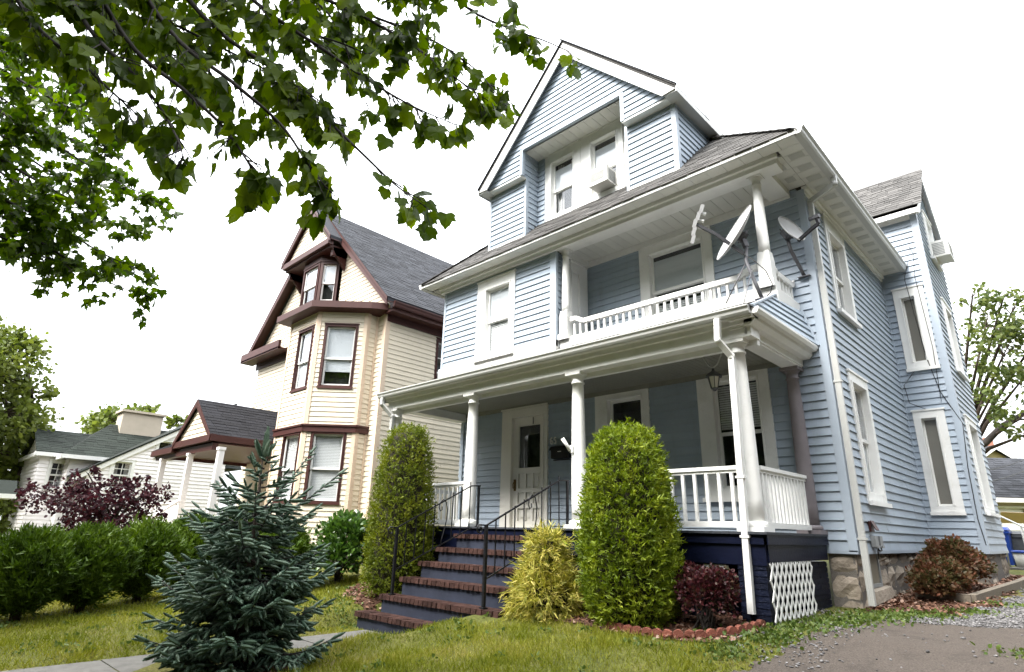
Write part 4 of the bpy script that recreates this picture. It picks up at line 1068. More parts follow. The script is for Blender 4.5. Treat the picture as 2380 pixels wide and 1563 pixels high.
def ac_unit(P, u0, u1, z0, z1, d, label):
    q = P.p((u0 + u1) / 2, z0, d / 2)
    t = thing('air_conditioner', q, label, 'air conditioner', 'window air conditioners')
    m_ = MB(); m_.pbox(P, u0, u1, z0, z1, -.1, d); m_.pbox(P, u0 - .012, u1 + .012, z0 - .012, z1 + .012, d - .05, d + .012); m_.build('case', M['ac'], t)
    m_ = MB(); m_.pbox(P, u0 + .05, u1 - .06, z0 + .07, z1 - .05, d + .006, d + .014); g = m_.build('front_grille', M['grille'], t)
    for k in range(9):
        z = z0 + .085 + k * (z1 - z0 - .16) / 9; m_ = MB(); m_.pbox(P, u0 + .05, u1 - .06, z, z + .005, d + .014, d + .02); m_.build('grille_slat', M['ac'], g)
    m_ = MB()
    for k in range(8):
        z = z0 + .05 + k * (z1 - z0 - .09) / 8; m_.pbox(P, u1 - .001, u1 + .006, z, z + .018, .04, d - .08) if P.n[1] < 0 else m_.pbox(P, u0 - .006, u0 + .001, z, z + .018, .04, d - .08)
    m_.build('side_vent', M['grille'], t)
    return t
ac_unit(PW, -4.05, -3.56, 8.43, 8.80, .36, 'white air conditioner in the right attic window of the front gable')
ac_unit(RB, 6.45, 7.05, 7.78, 8.2, .38, 'white air conditioner in the attic window of the side bay')

t = thing('porch_lantern', (-1.2, -1.6, 3.27), 'black hanging lantern on a curved arm under the porch ceiling', 'lantern')
x, y = -1.2, -1.6
m_ = MB(); m_.tube([(x - .17, y, 3.985), (x - .14, y, 3.80), (x - .06, y, 3.66), (x, y, 3.62)], .012, 6); m_.tube([(x + .17, y, 3.985), (x + .15, y, 3.80), (x + .07, y, 3.66), (x, y, 3.62)], .012, 6); m_.build('arm', M['gutter'], t)
m_ = MB(); m_.lathe([(.005, .345), (.02, .34), (.025, .30), (.055, .28), (.135, .22), (.14, .205), (.09, .20)], (x, y, 3.27), 6, False); m_.build('cap', M['darkmetal'], t); m_ = MB(); m_.lathe([(.02, -.02), (.035, .0), (.06, .02), (.06, .03)], (x, y, 3.27), 6, False); m_.build('lamp_base', M['darkmetal'], t)
m_ = MB(); m_.lathe([(.052, .03), (.088, .20)], (x, y, 3.27), 6, False); m_.build('lamp_glass', M['lampglass'], t)
m_ = MB()
for k in range(6): a = 2 * math.pi * k / 6; m_.bar((x + .055 * math.cos(a), y + .055 * math.sin(a), 3.30), (x + .092 * math.cos(a), y + .092 * math.sin(a), 3.475), .012)
m_.build('lamp_frame', M['darkmetal'], t)

t = thing('mailbox', (-5.48, -.08, 2.64), 'black wall mailbox with a curved lid beside the front door', 'mailbox')
m_ = MB(); m_.pbox(F0, -5.72, -5.24, 2.66, 2.87, .04, .17); m_.build('box', M['mailbox'], t)
m_ = MB(); prof = [(.04, 2.86), (.19, 2.83), (.19, 2.86), (.17, 2.90), (.12, 2.93), (.04, 2.945)]
m_.prism([F0.p(-5.75, z, d) for d, z in prof], (.54, 0, 0)); m_.build('lid', M['mailbox'], t)
m_ = MB(); m_.pbox(F0, -5.53, -5.43, 2.79, 2.805, .17, .176); m_.build('label_plate', M['white'], t)
m_ = MB(); m_.pbox(F0, -5.70, -5.26, 2.62, 2.64, .05, .12); m_.build('scroll_holder', M['mailbox'], t)

t = thing('house_number', (-5.75, -.045, 2.97), 'white house number 65 on the dark wall beside the front door', 'house number')
def digit(pts, u, z, s_):
    m_ = MB(); v = [F0.p(u + a * s_, z + b * s_, .045) for a, b in pts]
    for p, q in zip(v[:-1], v[1:]): m_.bar(p, q, .024, .02, up=(0, 1, 0))
    m_.build('digit', M['white'], t)
six = [(.42, .95), (.25, 1.0), (.1, .85), (.02, .55), (.02, .25), (.1, .05), (.25, 0), (.4, .06), (.48, .25), (.42, .45), (.25, .52), (.1, .44), (.03, .3)]
five = [(.46, 1.0), (.10, 1.0), (.06, .58), (.22, .64), (.38, .56), (.46, .36), (.42, .14), (.25, 0), (.08, .05), (0, .16)]
digit(six, -5.84, 3.0, .135); digit(five, -5.735, 3.0, .135)

t = thing('flag_bracket', (-3.55, -2.25, 2.45), 'small white flag pole bracket on the middle porch column', 'bracket')
m_ = MB(); m_.obox((-3.50, -2.235, 2.47), (.03, 0, 0), (0, .02, 0), (0, 0, .06)); m_.build('base_plate', M['white'], t)
m_ = MB(); m_.tube([(-3.52, -2.25, 2.44), (-3.56, -2.30, 2.54), (-3.60, -2.36, 2.64)], [.03, .028, .032], 10); m_.build('socket', M['white'], t)

t = thing('outlet_box', (.06, .85, 1.02), 'grey outdoor outlet boxes with a cable on the side wall near the downspout', 'outlet box')
for u in (.72, .98):
    m_ = MB(); m_.pbox(R0, u, u + .16, 1.04, 1.20, .03, .10); m_.pbox(R0, u + .03, u + .13, 1.02, 1.06, .05, .12); m_.build('box', M['grille'], t)
m_ = MB(); m_.tube([R0.p(.82, 1.04, .08), R0.p(.86, .98, .10), R0.p(.98, .99, .1), R0.p(1.04, 1.04, .08)], .012, 6); m_.tube([R0.p(.84, 1.0, .08), R0.p(.90, .92, .06), R0.p(1.0, .86, .03)], .009, 6); m_.build('cable', M['wire'], t)
t = thing('wall_vent', (.05, .8, 1.25), 'small dark rusty vent cover on the side wall above the outlet boxes', 'vent')
m_ = MB(); m_.pbox(R0, .74, .92, 1.26, 1.42, .025, .06); m_.build('cover', M['maroon'], t)
m_ = MB(); m_.add([R0.p(.74, 1.42, .06), R0.p(.92, 1.42, .06), R0.p(.92, 1.28, .12), R0.p(.74, 1.28, .12), R0.p(.74, 1.43, .065), R0.p(.92, 1.43, .065), R0.p(.92, 1.29, .126), R0.p(.74, 1.29, .126)], HEXF); m_.build('flap', M['maroon'], t)

# ---------------------------------------------------------------- the cream house next door
N_ = thing('clapboard_house', (-16, 5, .2), 'cream clapboard house with dark maroon trim, a two storey bay and a dark gable roof', 'house')
nb = []; nsh = []; NP = .19
NX0, NX1, NY = -20.4, -11.55, -.9
side = PR(NX1); front = PF(NY)
NW = (1.0, 2.1, 5.0, 6.95)
siding(side, [(NY + .1, .5), (16, .5), (16, 7.25), (NY + .1, 7.25)], NP * .75, [NW], N_, M['cream'], nb, lip=.024)
siding(front, [(NX0, .5), (NX1 - .12, .5), (NX1 - .12, 7.25), (NX0, 7.25)], NP * .75, [], N_, M['cream'], nb, lip=.024)
siding(front, [(NX0 - .2, 7.5), (NX1 + .15, 7.5), (-16.05, 12.05)], NP * .75, [(-17.2, -14.6, 7.0, 10.4)], N_, M['cream'], nb, lip=.024)
t_ = MB(); t_.box(NX1 - .12, NX1 + .03, NY - .03, NY + .12, .4, 7.25); t_.build('corner_trim', M['tan'], N_)
window(side, NW, (1.08, 2.02, 5.1, 6.85), N_, rail=5.85, cm=M['maroon'], sill=.03, muntin=1, cproud=.03)
# bay: a front face, a canted face, a short side
def face(p, q):
    p, q = np.array(p), np.array(q); u = nz(q - p); n = np.array([u[1], -u[0]]); return Plane(p, u, n), float(np.linalg.norm(q - p))
bay = [((-14.75, -2.32), (-13.0, -2.32)), ((-13.0, -2.32), (-11.98, -1.28)), ((-11.98, -1.28), (-11.98, -.9))]
cap = M['maroon']
for i, (p, q) in enumerate(bay):
    P, L = face(p, q)
    wins = []
    if i == 0: wins = [(.62, 1.60, 4.93, 6.85), (.58, 1.66, 1.72, 3.68)]
    if i == 1: wins = [(.22, 1.22, 4.93, 6.87), (.22, 1.22, 1.72, 3.68)]
    siding(P, [(.09, .4), (L - .09, .4), (L - .09, 7.25), (.09, 7.25)], NP * .75, wins + [(-1, 9, 3.64, 3.88)], N_, M['cream'], nb, lip=.024)
    t_ = MB(); t_.pbox(P, -.01, .09, .4, 7.25, -.08, .036); t_.pbox(P, L - .09, L + .01, .4, 7.25, -.08, .035); t_.build('corner_trim', M['tan'], N_)
    b_ = MB(); b_.pbox(P, -.05, L + .05, 3.66, 3.86, -.1, .07); b_.pbox(P, -.07, L + .07, 3.82, 3.87, -.1, .10); b_.build('band_course', cap, N_)
    for w in wins:
        up = w[2] > 4
        window(P, w, (w[0] + .08, w[1] - .08, w[2] + .08, w[3] - .07), N_, rail=(5.82 if up else 2.65), cm=cap, sill=.02, cproud=.03,
               shade=[(5.80, w[3] - .08), (5.44, 5.82)] if (up and i == 1) else ([(5.0, 6.75)] if up else ()), blinds=None if up else (w[2] + .1, w[3] - .1), depth=.3)
# bay roof and the box gutter round it
c_ = MB()
out = [(-15.15, -2.32 - .35), (-12.86, -2.67), (-11.63, -1.42), (-11.35, -1.0)]; inn = [(-15.0, -2.15), (-13.1, -2.15), (-12.1, -1.2), (-11.9, -.9)]
for (a, b), (c, d) in zip(zip(out[:-1], out[1:]), zip(inn[:-1], inn[1:])):
    c_.hexa([(*a, 7.30), (*b, 7.30), (*d, 7.22), (*c, 7.22), (*a, 7.50), (*b, 7.50), (*d, 7.62), (*c, 7.62)])
c_.hexa([(-15.15, -2.67, 7.30), (-15.0, -2.15, 7.22), (-15.0, -.9, 7.22), (-15.4, -.9, 7.3), (-15.15, -2.67, 7.5), (-15.0, -2.15, 7.62), (-15.0, -.9, 7.62), (-15.4, -.9, 7.5)])
c_.prism([(x, y, 7.5) for x, y in [(-15.0, -2.2), (-13.05, -2.2), (-12.0, -1.15), (-12.0, -.9), (-15.0, -.9)]], (0, 0, .1))
c_.build('bay_cornice', cap, N_)
c_ = MB(); c_.box(NX1 + .0, NX1 + .42, NY - .1, 16.2, 7.22, 7.30); c_.box(NX1 + .28, NX1 + .42, NY - .12, 16.2, 7.30, 7.5)
c_.box(NX1, NX1 + .06, NY, 16.2, 7.02, 7.22); c_.build('eave', cap, N_)
gutter((NX1 + .42, NY - .12, 7.33), (NX1 + .42, 16.2, 7.33), (1, 0, 0), .14, .17, N_, m=cap)
c_ = MB(); c_.box(NX0 - .7, -17.75, NY - .5, NY, 7.28, 7.36); c_.box(NX0 - .7, -17.75, NY - .5, NY - .4, 7.3, 7.62); c_.box(NX0 - .2, -17.75, NY - .05, NY, 7.0, 7.3); c_.build('eave_return', cap, N_)
# roof
RXc, RZc = -16.05, 12.32
rl = MB()
for sx, ex in ((1, NX1 + .45), (-1, NX0 - .6)):
    rl.prism([(ex, NY - .35, 7.48), (RXc, NY - .35, RZc), (RXc, 16.3, RZc), (ex, 16.3, 7.48)], (0, 0, .10))
for sx, ex, z in ((1, -14.25, 10.45), (-1, -17.85, 10.45)):
    rl.prism([(ex, NY - .8, z), (RXc, NY - .8, RZc + .02), (RXc, NY + .2, RZc + .02), (ex, NY + .2, z)], (0, 0, .11))
nroof = rl.build('roof', M['slate'], N_)
s_l = math.hypot(RXc - NX1 - .45, RZc - 7.48)
shingles((NX1 + .46, NY - .36, 7.585), (0, 1, 0), (RXc - NX1 - .45, 0, RZc - 7.48), [(0, 0), (16.6, 0), (16.6, s_l), (0, s_l)], nroof, nsh, exp=.16, tab=.34)
# rakes, upper gable, oriel in its recess
k_ = MB()
for ex, z0 in ((NX1 + .45, 7.48), (NX0 - .6, 7.48)):
    a = np.array([ex, NY - .36, z0]); b = np.array([RXc, NY - .36, RZc]); dn = np.array([0, 0, -.30])
    k_.prism([a + (0, 0, .1), b + (0, 0, .1), b + dn, a + dn * .5], (0, .04, 0)); k_.prism([a, b, b + (0, .35, 0), a + (0, .35, 0)], (0, 0, -.03))
for ex, z0 in ((-14.25, 10.45), (-17.85, 10.45)):
    a = np.array([ex, NY - .82, z0]); b = np.array([RXc, NY - .82, RZc + .02]); dn = np.array([0, 0, -.30])
    k_.prism([a + (0, 0, .11), b + (0, 0, .11), b + dn, a + dn * .4], (0, .04, 0)); k_.prism([a, b, b + (0, .82, 0), a + (0, .82, 0)], (0, 0, -.03))
k_.box(-17.75, -14.35, NY - .80, NY - .60, 10.28, 10.48); k_.box(-17.7, -14.4, NY - .68, NY, 10.20, 10.30)
k_.box(-14.55, -14.40, NY - .55, NY, 9.95, 10.25); k_.box(-17.7, -17.55, NY - .55, NY, 9.95, 10.25)
k_.prism([(-14.5, NY - .6, 10.2), (-14.5, NY - .45, 10.0), (-14.5, NY, 9.5), (-14.5, NY, 10.2)], (.1, 0, 0)); k_.prism([(-17.55, NY - .6, 10.2), (-17.55, NY - .45, 10.0), (-17.55, NY, 9.5), (-17.55, NY, 10.2)], (-.1, 0, 0))
k_.build('rake_board', cap, N_)
siding(PF(NY - .65), [(-17.6, 10.48), (-14.5, 10.48), (-16.05, 12.1)], NP * .75, [], N_, M['cream'], nb, lip=.024)
rc = MB(); rc.pbox(front, -17.2, -14.6, 7.5, 10.4, -1.0, -.9); rc.pbox(front, -17.22, -17.2, 7.5, 10.4, -.9, 0); rc.pbox(front, -14.6, -14.58, 7.5, 10.4, -.9, 0); rc.build('recess', cap, N_)
ori = [((-16.9, -.95), (-16.45, -1.42)), ((-16.45, -1.42), (-15.25, -1.42)), ((-15.25, -1.42), (-14.72, -.95))]
for p, q in ori:
    P, L = face(p, q); m_ = MB(); m_.pbox(P, 0, L, 8.05, 8.40, -.1, 0); m_.pbox(P, -.02, L + .02, 8.36, 8.42, -.1, .04); m_.pbox(P, 0, L, 9.95, 10.25, -.1, 0); m_.build('oriel_panel', cap, N_)
    window(P, (.02, L - .02, 8.42, 9.95), (.12, L - .12, 8.50, 9.86), N_, rail=9.15, cm=cap, sill=0, shade=[(9.15, 9.8)], depth=.25, cproud=.01)
# low entrance porch
pch = MB(); PY = -4.0
gz0 = 1.0
pch.prism([(-18.1, PY - .1, 3.44), (-16.55, PY - .1, 4.66), (-16.55, NY, 4.66), (-18.1, NY, 3.44)], (0, 0, .08)); pch.prism([(-14.95, PY - .1, 3.44), (-16.55, PY - .1, 4.66), (-16.55, NY, 4.66), (-14.95, NY, 3.44)], (0, 0, .08))
pch.prism([(-20.1, PY - .1, 3.36), (-18.0, PY - .1, 3.44), (-18.0, NY, 3.9), (-20.1, NY, 3.7)], (0, 0, .08))
pr2 = pch.build('porch_roof', M['black'], N_)
l2 = math.hypot(1.6, 1.22); psh = []
shingles((-14.94, PY - .11, 3.53), (0, 1, 0), (-1.6, 0, 1.22), [(0, 0), (3.2, 0), (3.2, l2), (0, l2)], pr2, psh, exp=.16, tab=.34)
siding(PF(PY), [(-17.9, 3.55), (-15.2, 3.55), (-16.55, 4.58)], .15, [], N_, M['cream'], nb, lip=.024)
k_ = MB()
for ex in (-18.1, -14.95):
    a = np.array([ex, PY - .12, 3.44]); b = np.array([-16.55, PY - .12, 4.66]); k_.prism([a + (0, 0, .09), b + (0, 0, .09), b + (0, 0, -.14), a + (0, 0, -.06)], (0, .03, 0))
k_.box(-18.15, -14.9, PY - .1, PY + .05, 3.36, 3.55); k_.box(-20.15, -18.05, PY - .12, PY + .05, 3.24, 3.42); k_.box(-20.0, -15.0, PY + .02, PY + .18, 3.12, 3.32)
k_.box(-15.05, -14.92, PY - .1, NY, 3.36, 3.54); k_.box(-20.0, -15.0, PY + .18, NY, 3.30, 3.34); k_.box(-20.1, -20.0, PY, NY, 3.2, 3.5)
k_.build('porch_fascia', cap, N_)
for x in (-19.25, -16.72, -14.35): 
    m_ = MB(); z1 = 3.14; m_.box(x - .075, x + .075, PY - .03, PY + .12, gz0, z1); m_.box(x - .095, x + .095, PY - .05, PY + .14, z1 - .08, z1); m_.build('porch_post', M['whitevinyl'], N_)
m_ = MB(); m_.box(-20.0, -14.2, PY - .05, NY, .3, gz0); m_.build('porch_floor', M['cream'], N_)
rr = MB(); rr.box(-19.2, -16.8, PY + .0, PY + .1, 1.68, 1.74); rr.box(-19.2, -16.8, PY + .02, PY + .08, 1.08, 1.14); rr = rr.build('railing', M['whitevinyl'], N_)
for k in range(22): m_ = MB(); x = -19.12 + k * .107; m_.box(x, x + .07, PY + .03, PY + .06, 1.12, 1.70); m_.build('baluster', M['whitevinyl'], rr)
m_ = MB(); m_.bar((-16.7, PY - .05, 1.75), (-15.7, PY - 1.4, .9), .07, .06); m_.build('stair_rail', M['whitevinyl'], N_)
pieces(nb, 'siding_board', M['cream']); pieces(nsh, 'shingle', M['slate'], 200); pieces(psh, 'shingle', M['black'], 100)

# ---------------------------------------------------------------- the white house beyond it
WH = thing('clapboard_house', (-31, 0, 0), 'white clapboard house with dark green roofs and a broad chimney, far down the row', 'house')
wb = []; wsh = []
WX = -27.0; Pw = PR(WX)
rk0, rk1 = (-4.75, 3.0), (.9, 6.75)
W_1 = (-3.75, -2.85, 2.35, 3.65); W_2 = (-2.2, -1.45, 3.85, 4.68)
siding(Pw, [(-4.5, -.2), (.9, -.2), (.9, 6.7), (-4.5, 3.12)], .16, [W_1, W_2], WH, M['whitevinyl'], wb, lip=.03)
window(Pw, W_1, (-3.62, -2.98, 2.45, 3.56), WH, rail=3.0, muntin=1, curtain=[(-3.6, -3.42), (-3.18, -3.0)], sill=.04)
window(Pw, W_2, (-2.1, -1.55, 3.92, 4.6), WH, sill=.03)
m_ = MB(); m_.prism([Pw.p(-4.95, 2.88, .12), Pw.p(.9, 6.76, .12), Pw.p(.9, 6.48, .12), Pw.p(-4.95, 2.62, .12)], (-.14, 0, 0)); m_.build('rake_board', M['white'], WH)
m_ = MB(); m_.prism([Pw.p(-4.98, 2.90, .16), Pw.p(.9, 6.80, .16), Pw.p(.9, 6.72, .16), Pw.p(-4.98, 2.82, .16)], (-2.0, 0, 0)); m_.build('roof', M['greenroof'], WH)
# wing B: ridge along y, hipped at the street end
m_ = MB(); BXr, BXe = -30.0, -27.7
ey0, ez, rzB = -5.35, 3.72, 5.45; ry0 = -3.5
m_.add([(BXe, ey0, ez), (BXe, 2, ez), (BXr, 2, rzB), (BXr, ry0, rzB), (-32.3, ey0, ez), (-32.3, 2, ez)], [(0, 1, 2, 3), (0, 3, 4), (4, 3, 2, 5), (0, 4, 5, 1)])
rB = m_.build('roof', M['greenroof'], WH)
lb = math.hypot(BXe - BXr, rzB - ez)
shingles((BXe + .01, ey0, ez + .02), (0, 1, 0), (BXr - BXe, 0, rzB - ez), [(0, 0), (7, 0), (7, lb), (ry0 - ey0, lb)], rB, wsh, exp=.19, tab=.4)
m_ = MB(); m_.box(-32.2, BXe + .05, ey0 - .05, ey0 + .05, ez - .16, ez + .02); m_.box(BXe - .05, BXe + .07, ey0 - .05, 1, ez - .14, ez + .02); m_.build('cornice', M['white'], WH)
siding(PR(BXe - .35), [(ey0 + .35, -.3), (1.0, -.3), (1.0, ez - .1), (ey0 + .35, ez - .1)], .16, [], WH, M['whitevinyl'], wb, lip=.03)
siding(PF(ey0 + .35), [(-32, -.3), (BXe - .35, -.3), (BXe - .35, ez - .1), (-32, ez - .1)], .16, [], WH, M['whitevinyl'], wb, lip=.03)
# wing A in front: gable to the street
AX = -29.0; Pa = PR(AX); W_A = (-5.55, -4.85, 2.35, 3.55)
siding(Pa, [(-5.9, -.3), (-4.9 + .2, -.3), (-4.7, 3.75), (-5.9, 3.75)], .16, [W_A], WH, M['whitevinyl'], wb, lip=.03)
window(Pa, W_A, (-5.45, -4.95, 2.42, 3.48), WH, rail=2.95, muntin=1, sill=.04)
siding(PF(-5.9), [(-33, -.3), (AX, -.3), (AX, 3.75), (-31.0, 4.85), (-33, 3.75)], .16, [], WH, M['whitevinyl'], wb, lip=.03)
m_ = MB(); m_.prism([(AX + .25, -6.1, 3.80), (-31.0, -6.1, 4.95), (-31.0, 0, 4.95), (AX + .25, 0, 3.80)], (0, 0, .06)); m_.prism([(-33.25, -6.1, 3.80), (-31.0, -6.1, 4.95), (-31.0, 0, 4.95), (-33.25, 0, 3.80)], (0, 0, .06))
rA = m_.build('roof', M['greenroof'], WH)
la = math.hypot(2.25, 1.15); shingles((AX + .26, -6.12, 3.87), (0, 1, 0), (-2.25, 0, 1.15), [(0, 0), (6, 0), (6, la), (0, la)], rA, wsh, exp=.19, tab=.4)
m_ = MB(); m_.box(AX + .12, AX + .28, -6.15, -4.6, 3.68, 3.84); m_.box(-33.2, AX + .2, -6.12, -6.02, 3.66, 3.82); m_.build('cornice', M['white'], WH)
m_ = MB(); m_.box(-30.4, -29.4, -3.2, -1.5, 4.4, 6.05); m_.box(-30.5, -29.3, -3.3, -1.4, 6.05, 6.15); m_.build('chimney', M['garage'], WH)
pieces(wb, 'siding_board', M['whitevinyl']); pieces(wsh, 'shingle', M['greenroof'])
m_ = thing('entrance_porch', (-27.5, -7.5, -.4), 'small white roofed entrance porch at the left edge, half hidden by the purple tree', 'porch')
k_ = MB(); k_.prism([(-28.4, -8.0, 2.02), (-26.6, -8.0, 2.02), (-27.5, -8.0, 2.55)], (0, 1.4, 0)); k_.build('roof', M['greenroof'], m_)
k_ = MB(); k_.box(-28.5, -26.5, -8.05, -6.6, 1.86, 2.02); k_.build('cornice', M['white'], m_)
for x in (-28.2, -26.8): k_ = MB(); k_.box(x - .13, x + .13, -7.95, -7.7, -.4, 1.86); k_.build('post', M['white'], m_)

# ---------------------------------------------------------------- behind the drive: garage, ochre house, bins
def facing(a, b):          # wall plane from a to b, facing the camera
    u = nz(np.array(b) - np.array(a)); n = np.array([u[1], -u[0]])
    if np.dot(n, CAM[:2] - np.array(a)) < 0: n = -n
    return Plane(a, u, n)
G = thing('garage', (0.5, 24, .5), 'low beige garage with a grey shingled roof at the end of the drive', 'garage')
Pg = facing((-3.0, 20.75), (4.5, 27.5)); Lg = 10.1
m_ = MB(); 
for a, b, z0, z1 in ((0, 3.35, .3, 2.95), (4.45, 5.0, .3, 2.95), (6.3, Lg, .3, 2.95), (3.35, 4.45, 2.58, 2.95), (5.0, 6.3, 2.58, 2.95)): m_.pbox(Pg, a, b, z0, z1, -.2, 0)
m_.pbox(Pg, 0, Lg, .3, 2.9, -5, -4.8); m_.build('wall', M['garage'], G)
for a, b in ((3.35, 4.45), (5.0, 6.3)):
    m_ = MB(); m_.pbox(Pg, a, b, .3, 2.58, -.16, -.1)
    for k in range(5): m_.pbox(Pg, a + .03, b - .03, .35 + k * .45, .72 + k * .45, -.1, -.075)
    m_.build('garage_door', M['white'], G); m_ = MB(); m_.pbox(Pg, a - .09, a, .3, 2.67, -.05, .03); m_.pbox(Pg, b, b + .09, .3, 2.67, -.05, .03); m_.pbox(Pg, a, b, 2.58, 2.67, -.05, .028); m_.build('door_trim', M['white'], G)
m_ = MB(); e0 = np.array(Pg.p(-.3, 2.92, .35)); e1 = np.array(Pg.p(Lg + .3, 2.92, .35)); r0_ = np.array(Pg.p(-.3, 4.95, -2.6)); r1_ = np.array(Pg.p(Lg + .3, 4.95, -2.6))
m_.prism([e0, e1, r1_, r0_], (0, 0, .08)); b0_ = np.array(Pg.p(-.3, 2.92, -5.5)); b1_ = np.array(Pg.p(Lg + .3, 2.92, -5.5)); m_.prism([b0_, b1_, r1_, r0_], (0, 0, .08)); gr = m_.build('roof', M['grey'], G)
gs = []; shingles(e0 + (0, 0, .09), Pg.u.tolist() + [0], r0_ - e0, [(0, 0), (Lg + .6, 0), (Lg + .6, 3.58), (0, 3.58)], gr, gs, exp=.2, tab=.4); pieces(gs, 'shingle', M['slate'], 300)
m_ = MB(); m_.pbox(Pg, -.3, Lg + .3, 2.80, 2.98, .33, .40); m_.build('fascia', M['white'], G)
Y = thing('clapboard_house', (-1.5, 34, .6), 'ochre clapboard house gable with a brick chimney, far behind the garage', 'house')
Py = facing((-5.2, 30.0), (5.0, 40.0)); ys_ = []
cu = 5.55
siding(Py, [(cu - 3.2, .5), (cu + 3.2, .5), (cu + 3.2, 4.3), (cu, 6.35), (cu - 3.2, 4.3)], .2, [], Y, M['yellow'], ys_)
pieces(ys_, 'siding_board', M['yellow'])
m_ = MB()
for sx in (-1, 1): m_.prism([Py.p(cu + sx * 3.6, 4.08, .3), Py.p(cu, 6.42, .3), Py.p(cu, 6.42, -7), Py.p(cu + sx * 3.6, 4.08, -7)], (0, 0, .12))
m_.build('roof', M['slate'], Y)
m_ = MB()
for sx in (-1, 1): m_.prism([Py.p(cu + sx * 3.6, 4.2, .34), Py.p(cu, 6.54, .34), Py.p(cu, 6.3, .34), Py.p(cu + sx * 3.6, 3.98, .34)], (0.02, 0.05, 0))
m_.build('rake_board', M['white'], Y)
m_ = MB(); m_.pbox(Py, cu + .05, cu + .55, 5.9, 6.95, -.9, -.4); m_.pbox(Py, cu, cu + .6, 6.95, 7.05, -.95, -.35); m_.build('chimney', M['chimneybrick'], Y)
window(Py, (cu + .1, cu + .9, 4.35, 4.95), (cu + .2, cu + .8, 4.42, 4.88), Y, sill=.03)
# a strip of sloping canvas, bins, bucket, back steps
m_ = MB(); a = at(2325, 1190, 21); b = at(2372, 1192, 21); c2 = at(2374, 1215, 21.4); d_ = at(2326, 1216, 21.4)
m_.prism([a, b + (b - a) * 1.2, c2 + (b - a) * 1.4, d_], (0, .5, .02)); tp = m_.build('canopy', M['tarp']); props(tp, 'pale pink canvas canopy stretched low in front of the garage doors', 'canopy')
def bin_(p, w, h, m, label, lidm):
    t = thing('wheelie_bin', p, label, 'bin'); x, y, z = p
    k = MB(); k.hexa([(x - w * .42, y - w * .42, z + .05), (x + w * .42, y - w * .42, z + .05), (x + w * .42, y + w * .42, z + .05), (x - w * .42, y + w * .42, z + .05), (x - w * .5, y - w * .5, z + h), (x + w * .5, y - w * .5, z + h), (x + w * .5, y + w * .5, z + h), (x - w * .5, y + w * .5, z + h)])
    k.box(x - w * .54, x + w * .54, y - w * .54, y + w * .54, z + h - .09, z + h - .03); k.build('body', m, t)
    k = MB(); k.hexa([(x - w * .54, y - w * .56, z + h), (x + w * .54, y - w * .56, z + h), (x + w * .54, y + w * .55, z + h), (x - w * .54, y + w * .55, z + h), (x - w * .45, y - w * .45, z + h + .07), (x + w * .45, y - w * .45, z + h + .07), (x + w * .45, y + w * .45, z + h + .10), (x - w * .45, y + w * .45, z + h + .10)]); k.build('lid', lidm, t)
    for s in (-1, 1): k = MB(); k.tube([(x + s * w * .46, y + w * .5, z + .11), (x + s * w * .52, y + w * .5, z + .11)], .11, 12); k.build('wheel', M['wire'], t)
    return t
bt = bin_((.27, 13.35, .50), .62, 1.02, M['bluebin'], 'blue recycling bin standing behind the corner of the blue house', M['bluebin'])
m_ = MB(); m_.box(.07, .29, 13.02, 13.03, 1.05, 1.30); m_.build('sticker', M['bucket'], bt)
bin_((.78, 13.95, .50), .62, .92, M['greybin'], 'dark grey rubbish bin to the right of the blue recycling bin', M['greybin'])
t = thing('bucket', (.86, 12.45, .50), 'white bucket with a blue lid in front of the bins', 'bucket')
k = MB(); k.lathe([(.19, 0), (.24, .40)], (.86, 12.45, .50), 20); k.build('body', M['bucket'], t); k = MB(); k.lathe([(.26, .40), (.26, .45), (.22, .47), (.001, .47)], (.86, 12.45, .50), 20); k.build('lid', M['bluebin'], t)
t = thing('back_steps', (.9, 11.9, .4), 'stone back steps with a grey pipe handrail behind the house', 'steps')
k = MB(); k.box(.55, 1.9, 11.75, 13.0, .30, .52); k.build('upper_step', M['concrete'], t); k = MB(); k.box(.70, 2.0, 11.35, 11.85, .28, .42); k.build('lower_step', M['concrete'], t)
k = MB(); k.tube([(1.02, 11.8, .5), (1.0, 11.8, 1.62)], .028, 8); k.tube([(.45, 12.6, 1.95), (1.0, 11.8, 1.62), (1.25, 11.5, 1.45)], .024, 8); k.tube([(1.25, 11.5, 1.45), (1.12, 11.6, 1.25)], .02, 6); k.tube([(.5, 12.5, .5), (.5, 12.5, 1.92)], .024, 8); k.build('pipe_rail', M['gutter'], t)
k = MB(); a, b = np.array([1.0, 12, 6.0]), None
for p, q in ((at(2240, 1130, 15), at(2420, 1075, 24)), (at(2255, 1100, 18), at(2420, 1050, 26))):
    k.tube([p + (q - p) * s + np.array([0, 0, -.5 * s * (1 - s)]) for s in np.linspace(0, 1, 9)], .012, 5)
props(k.build('overhead_cable', M['wire']), 'two thin black overhead cables running off behind the side bay', 'cable')
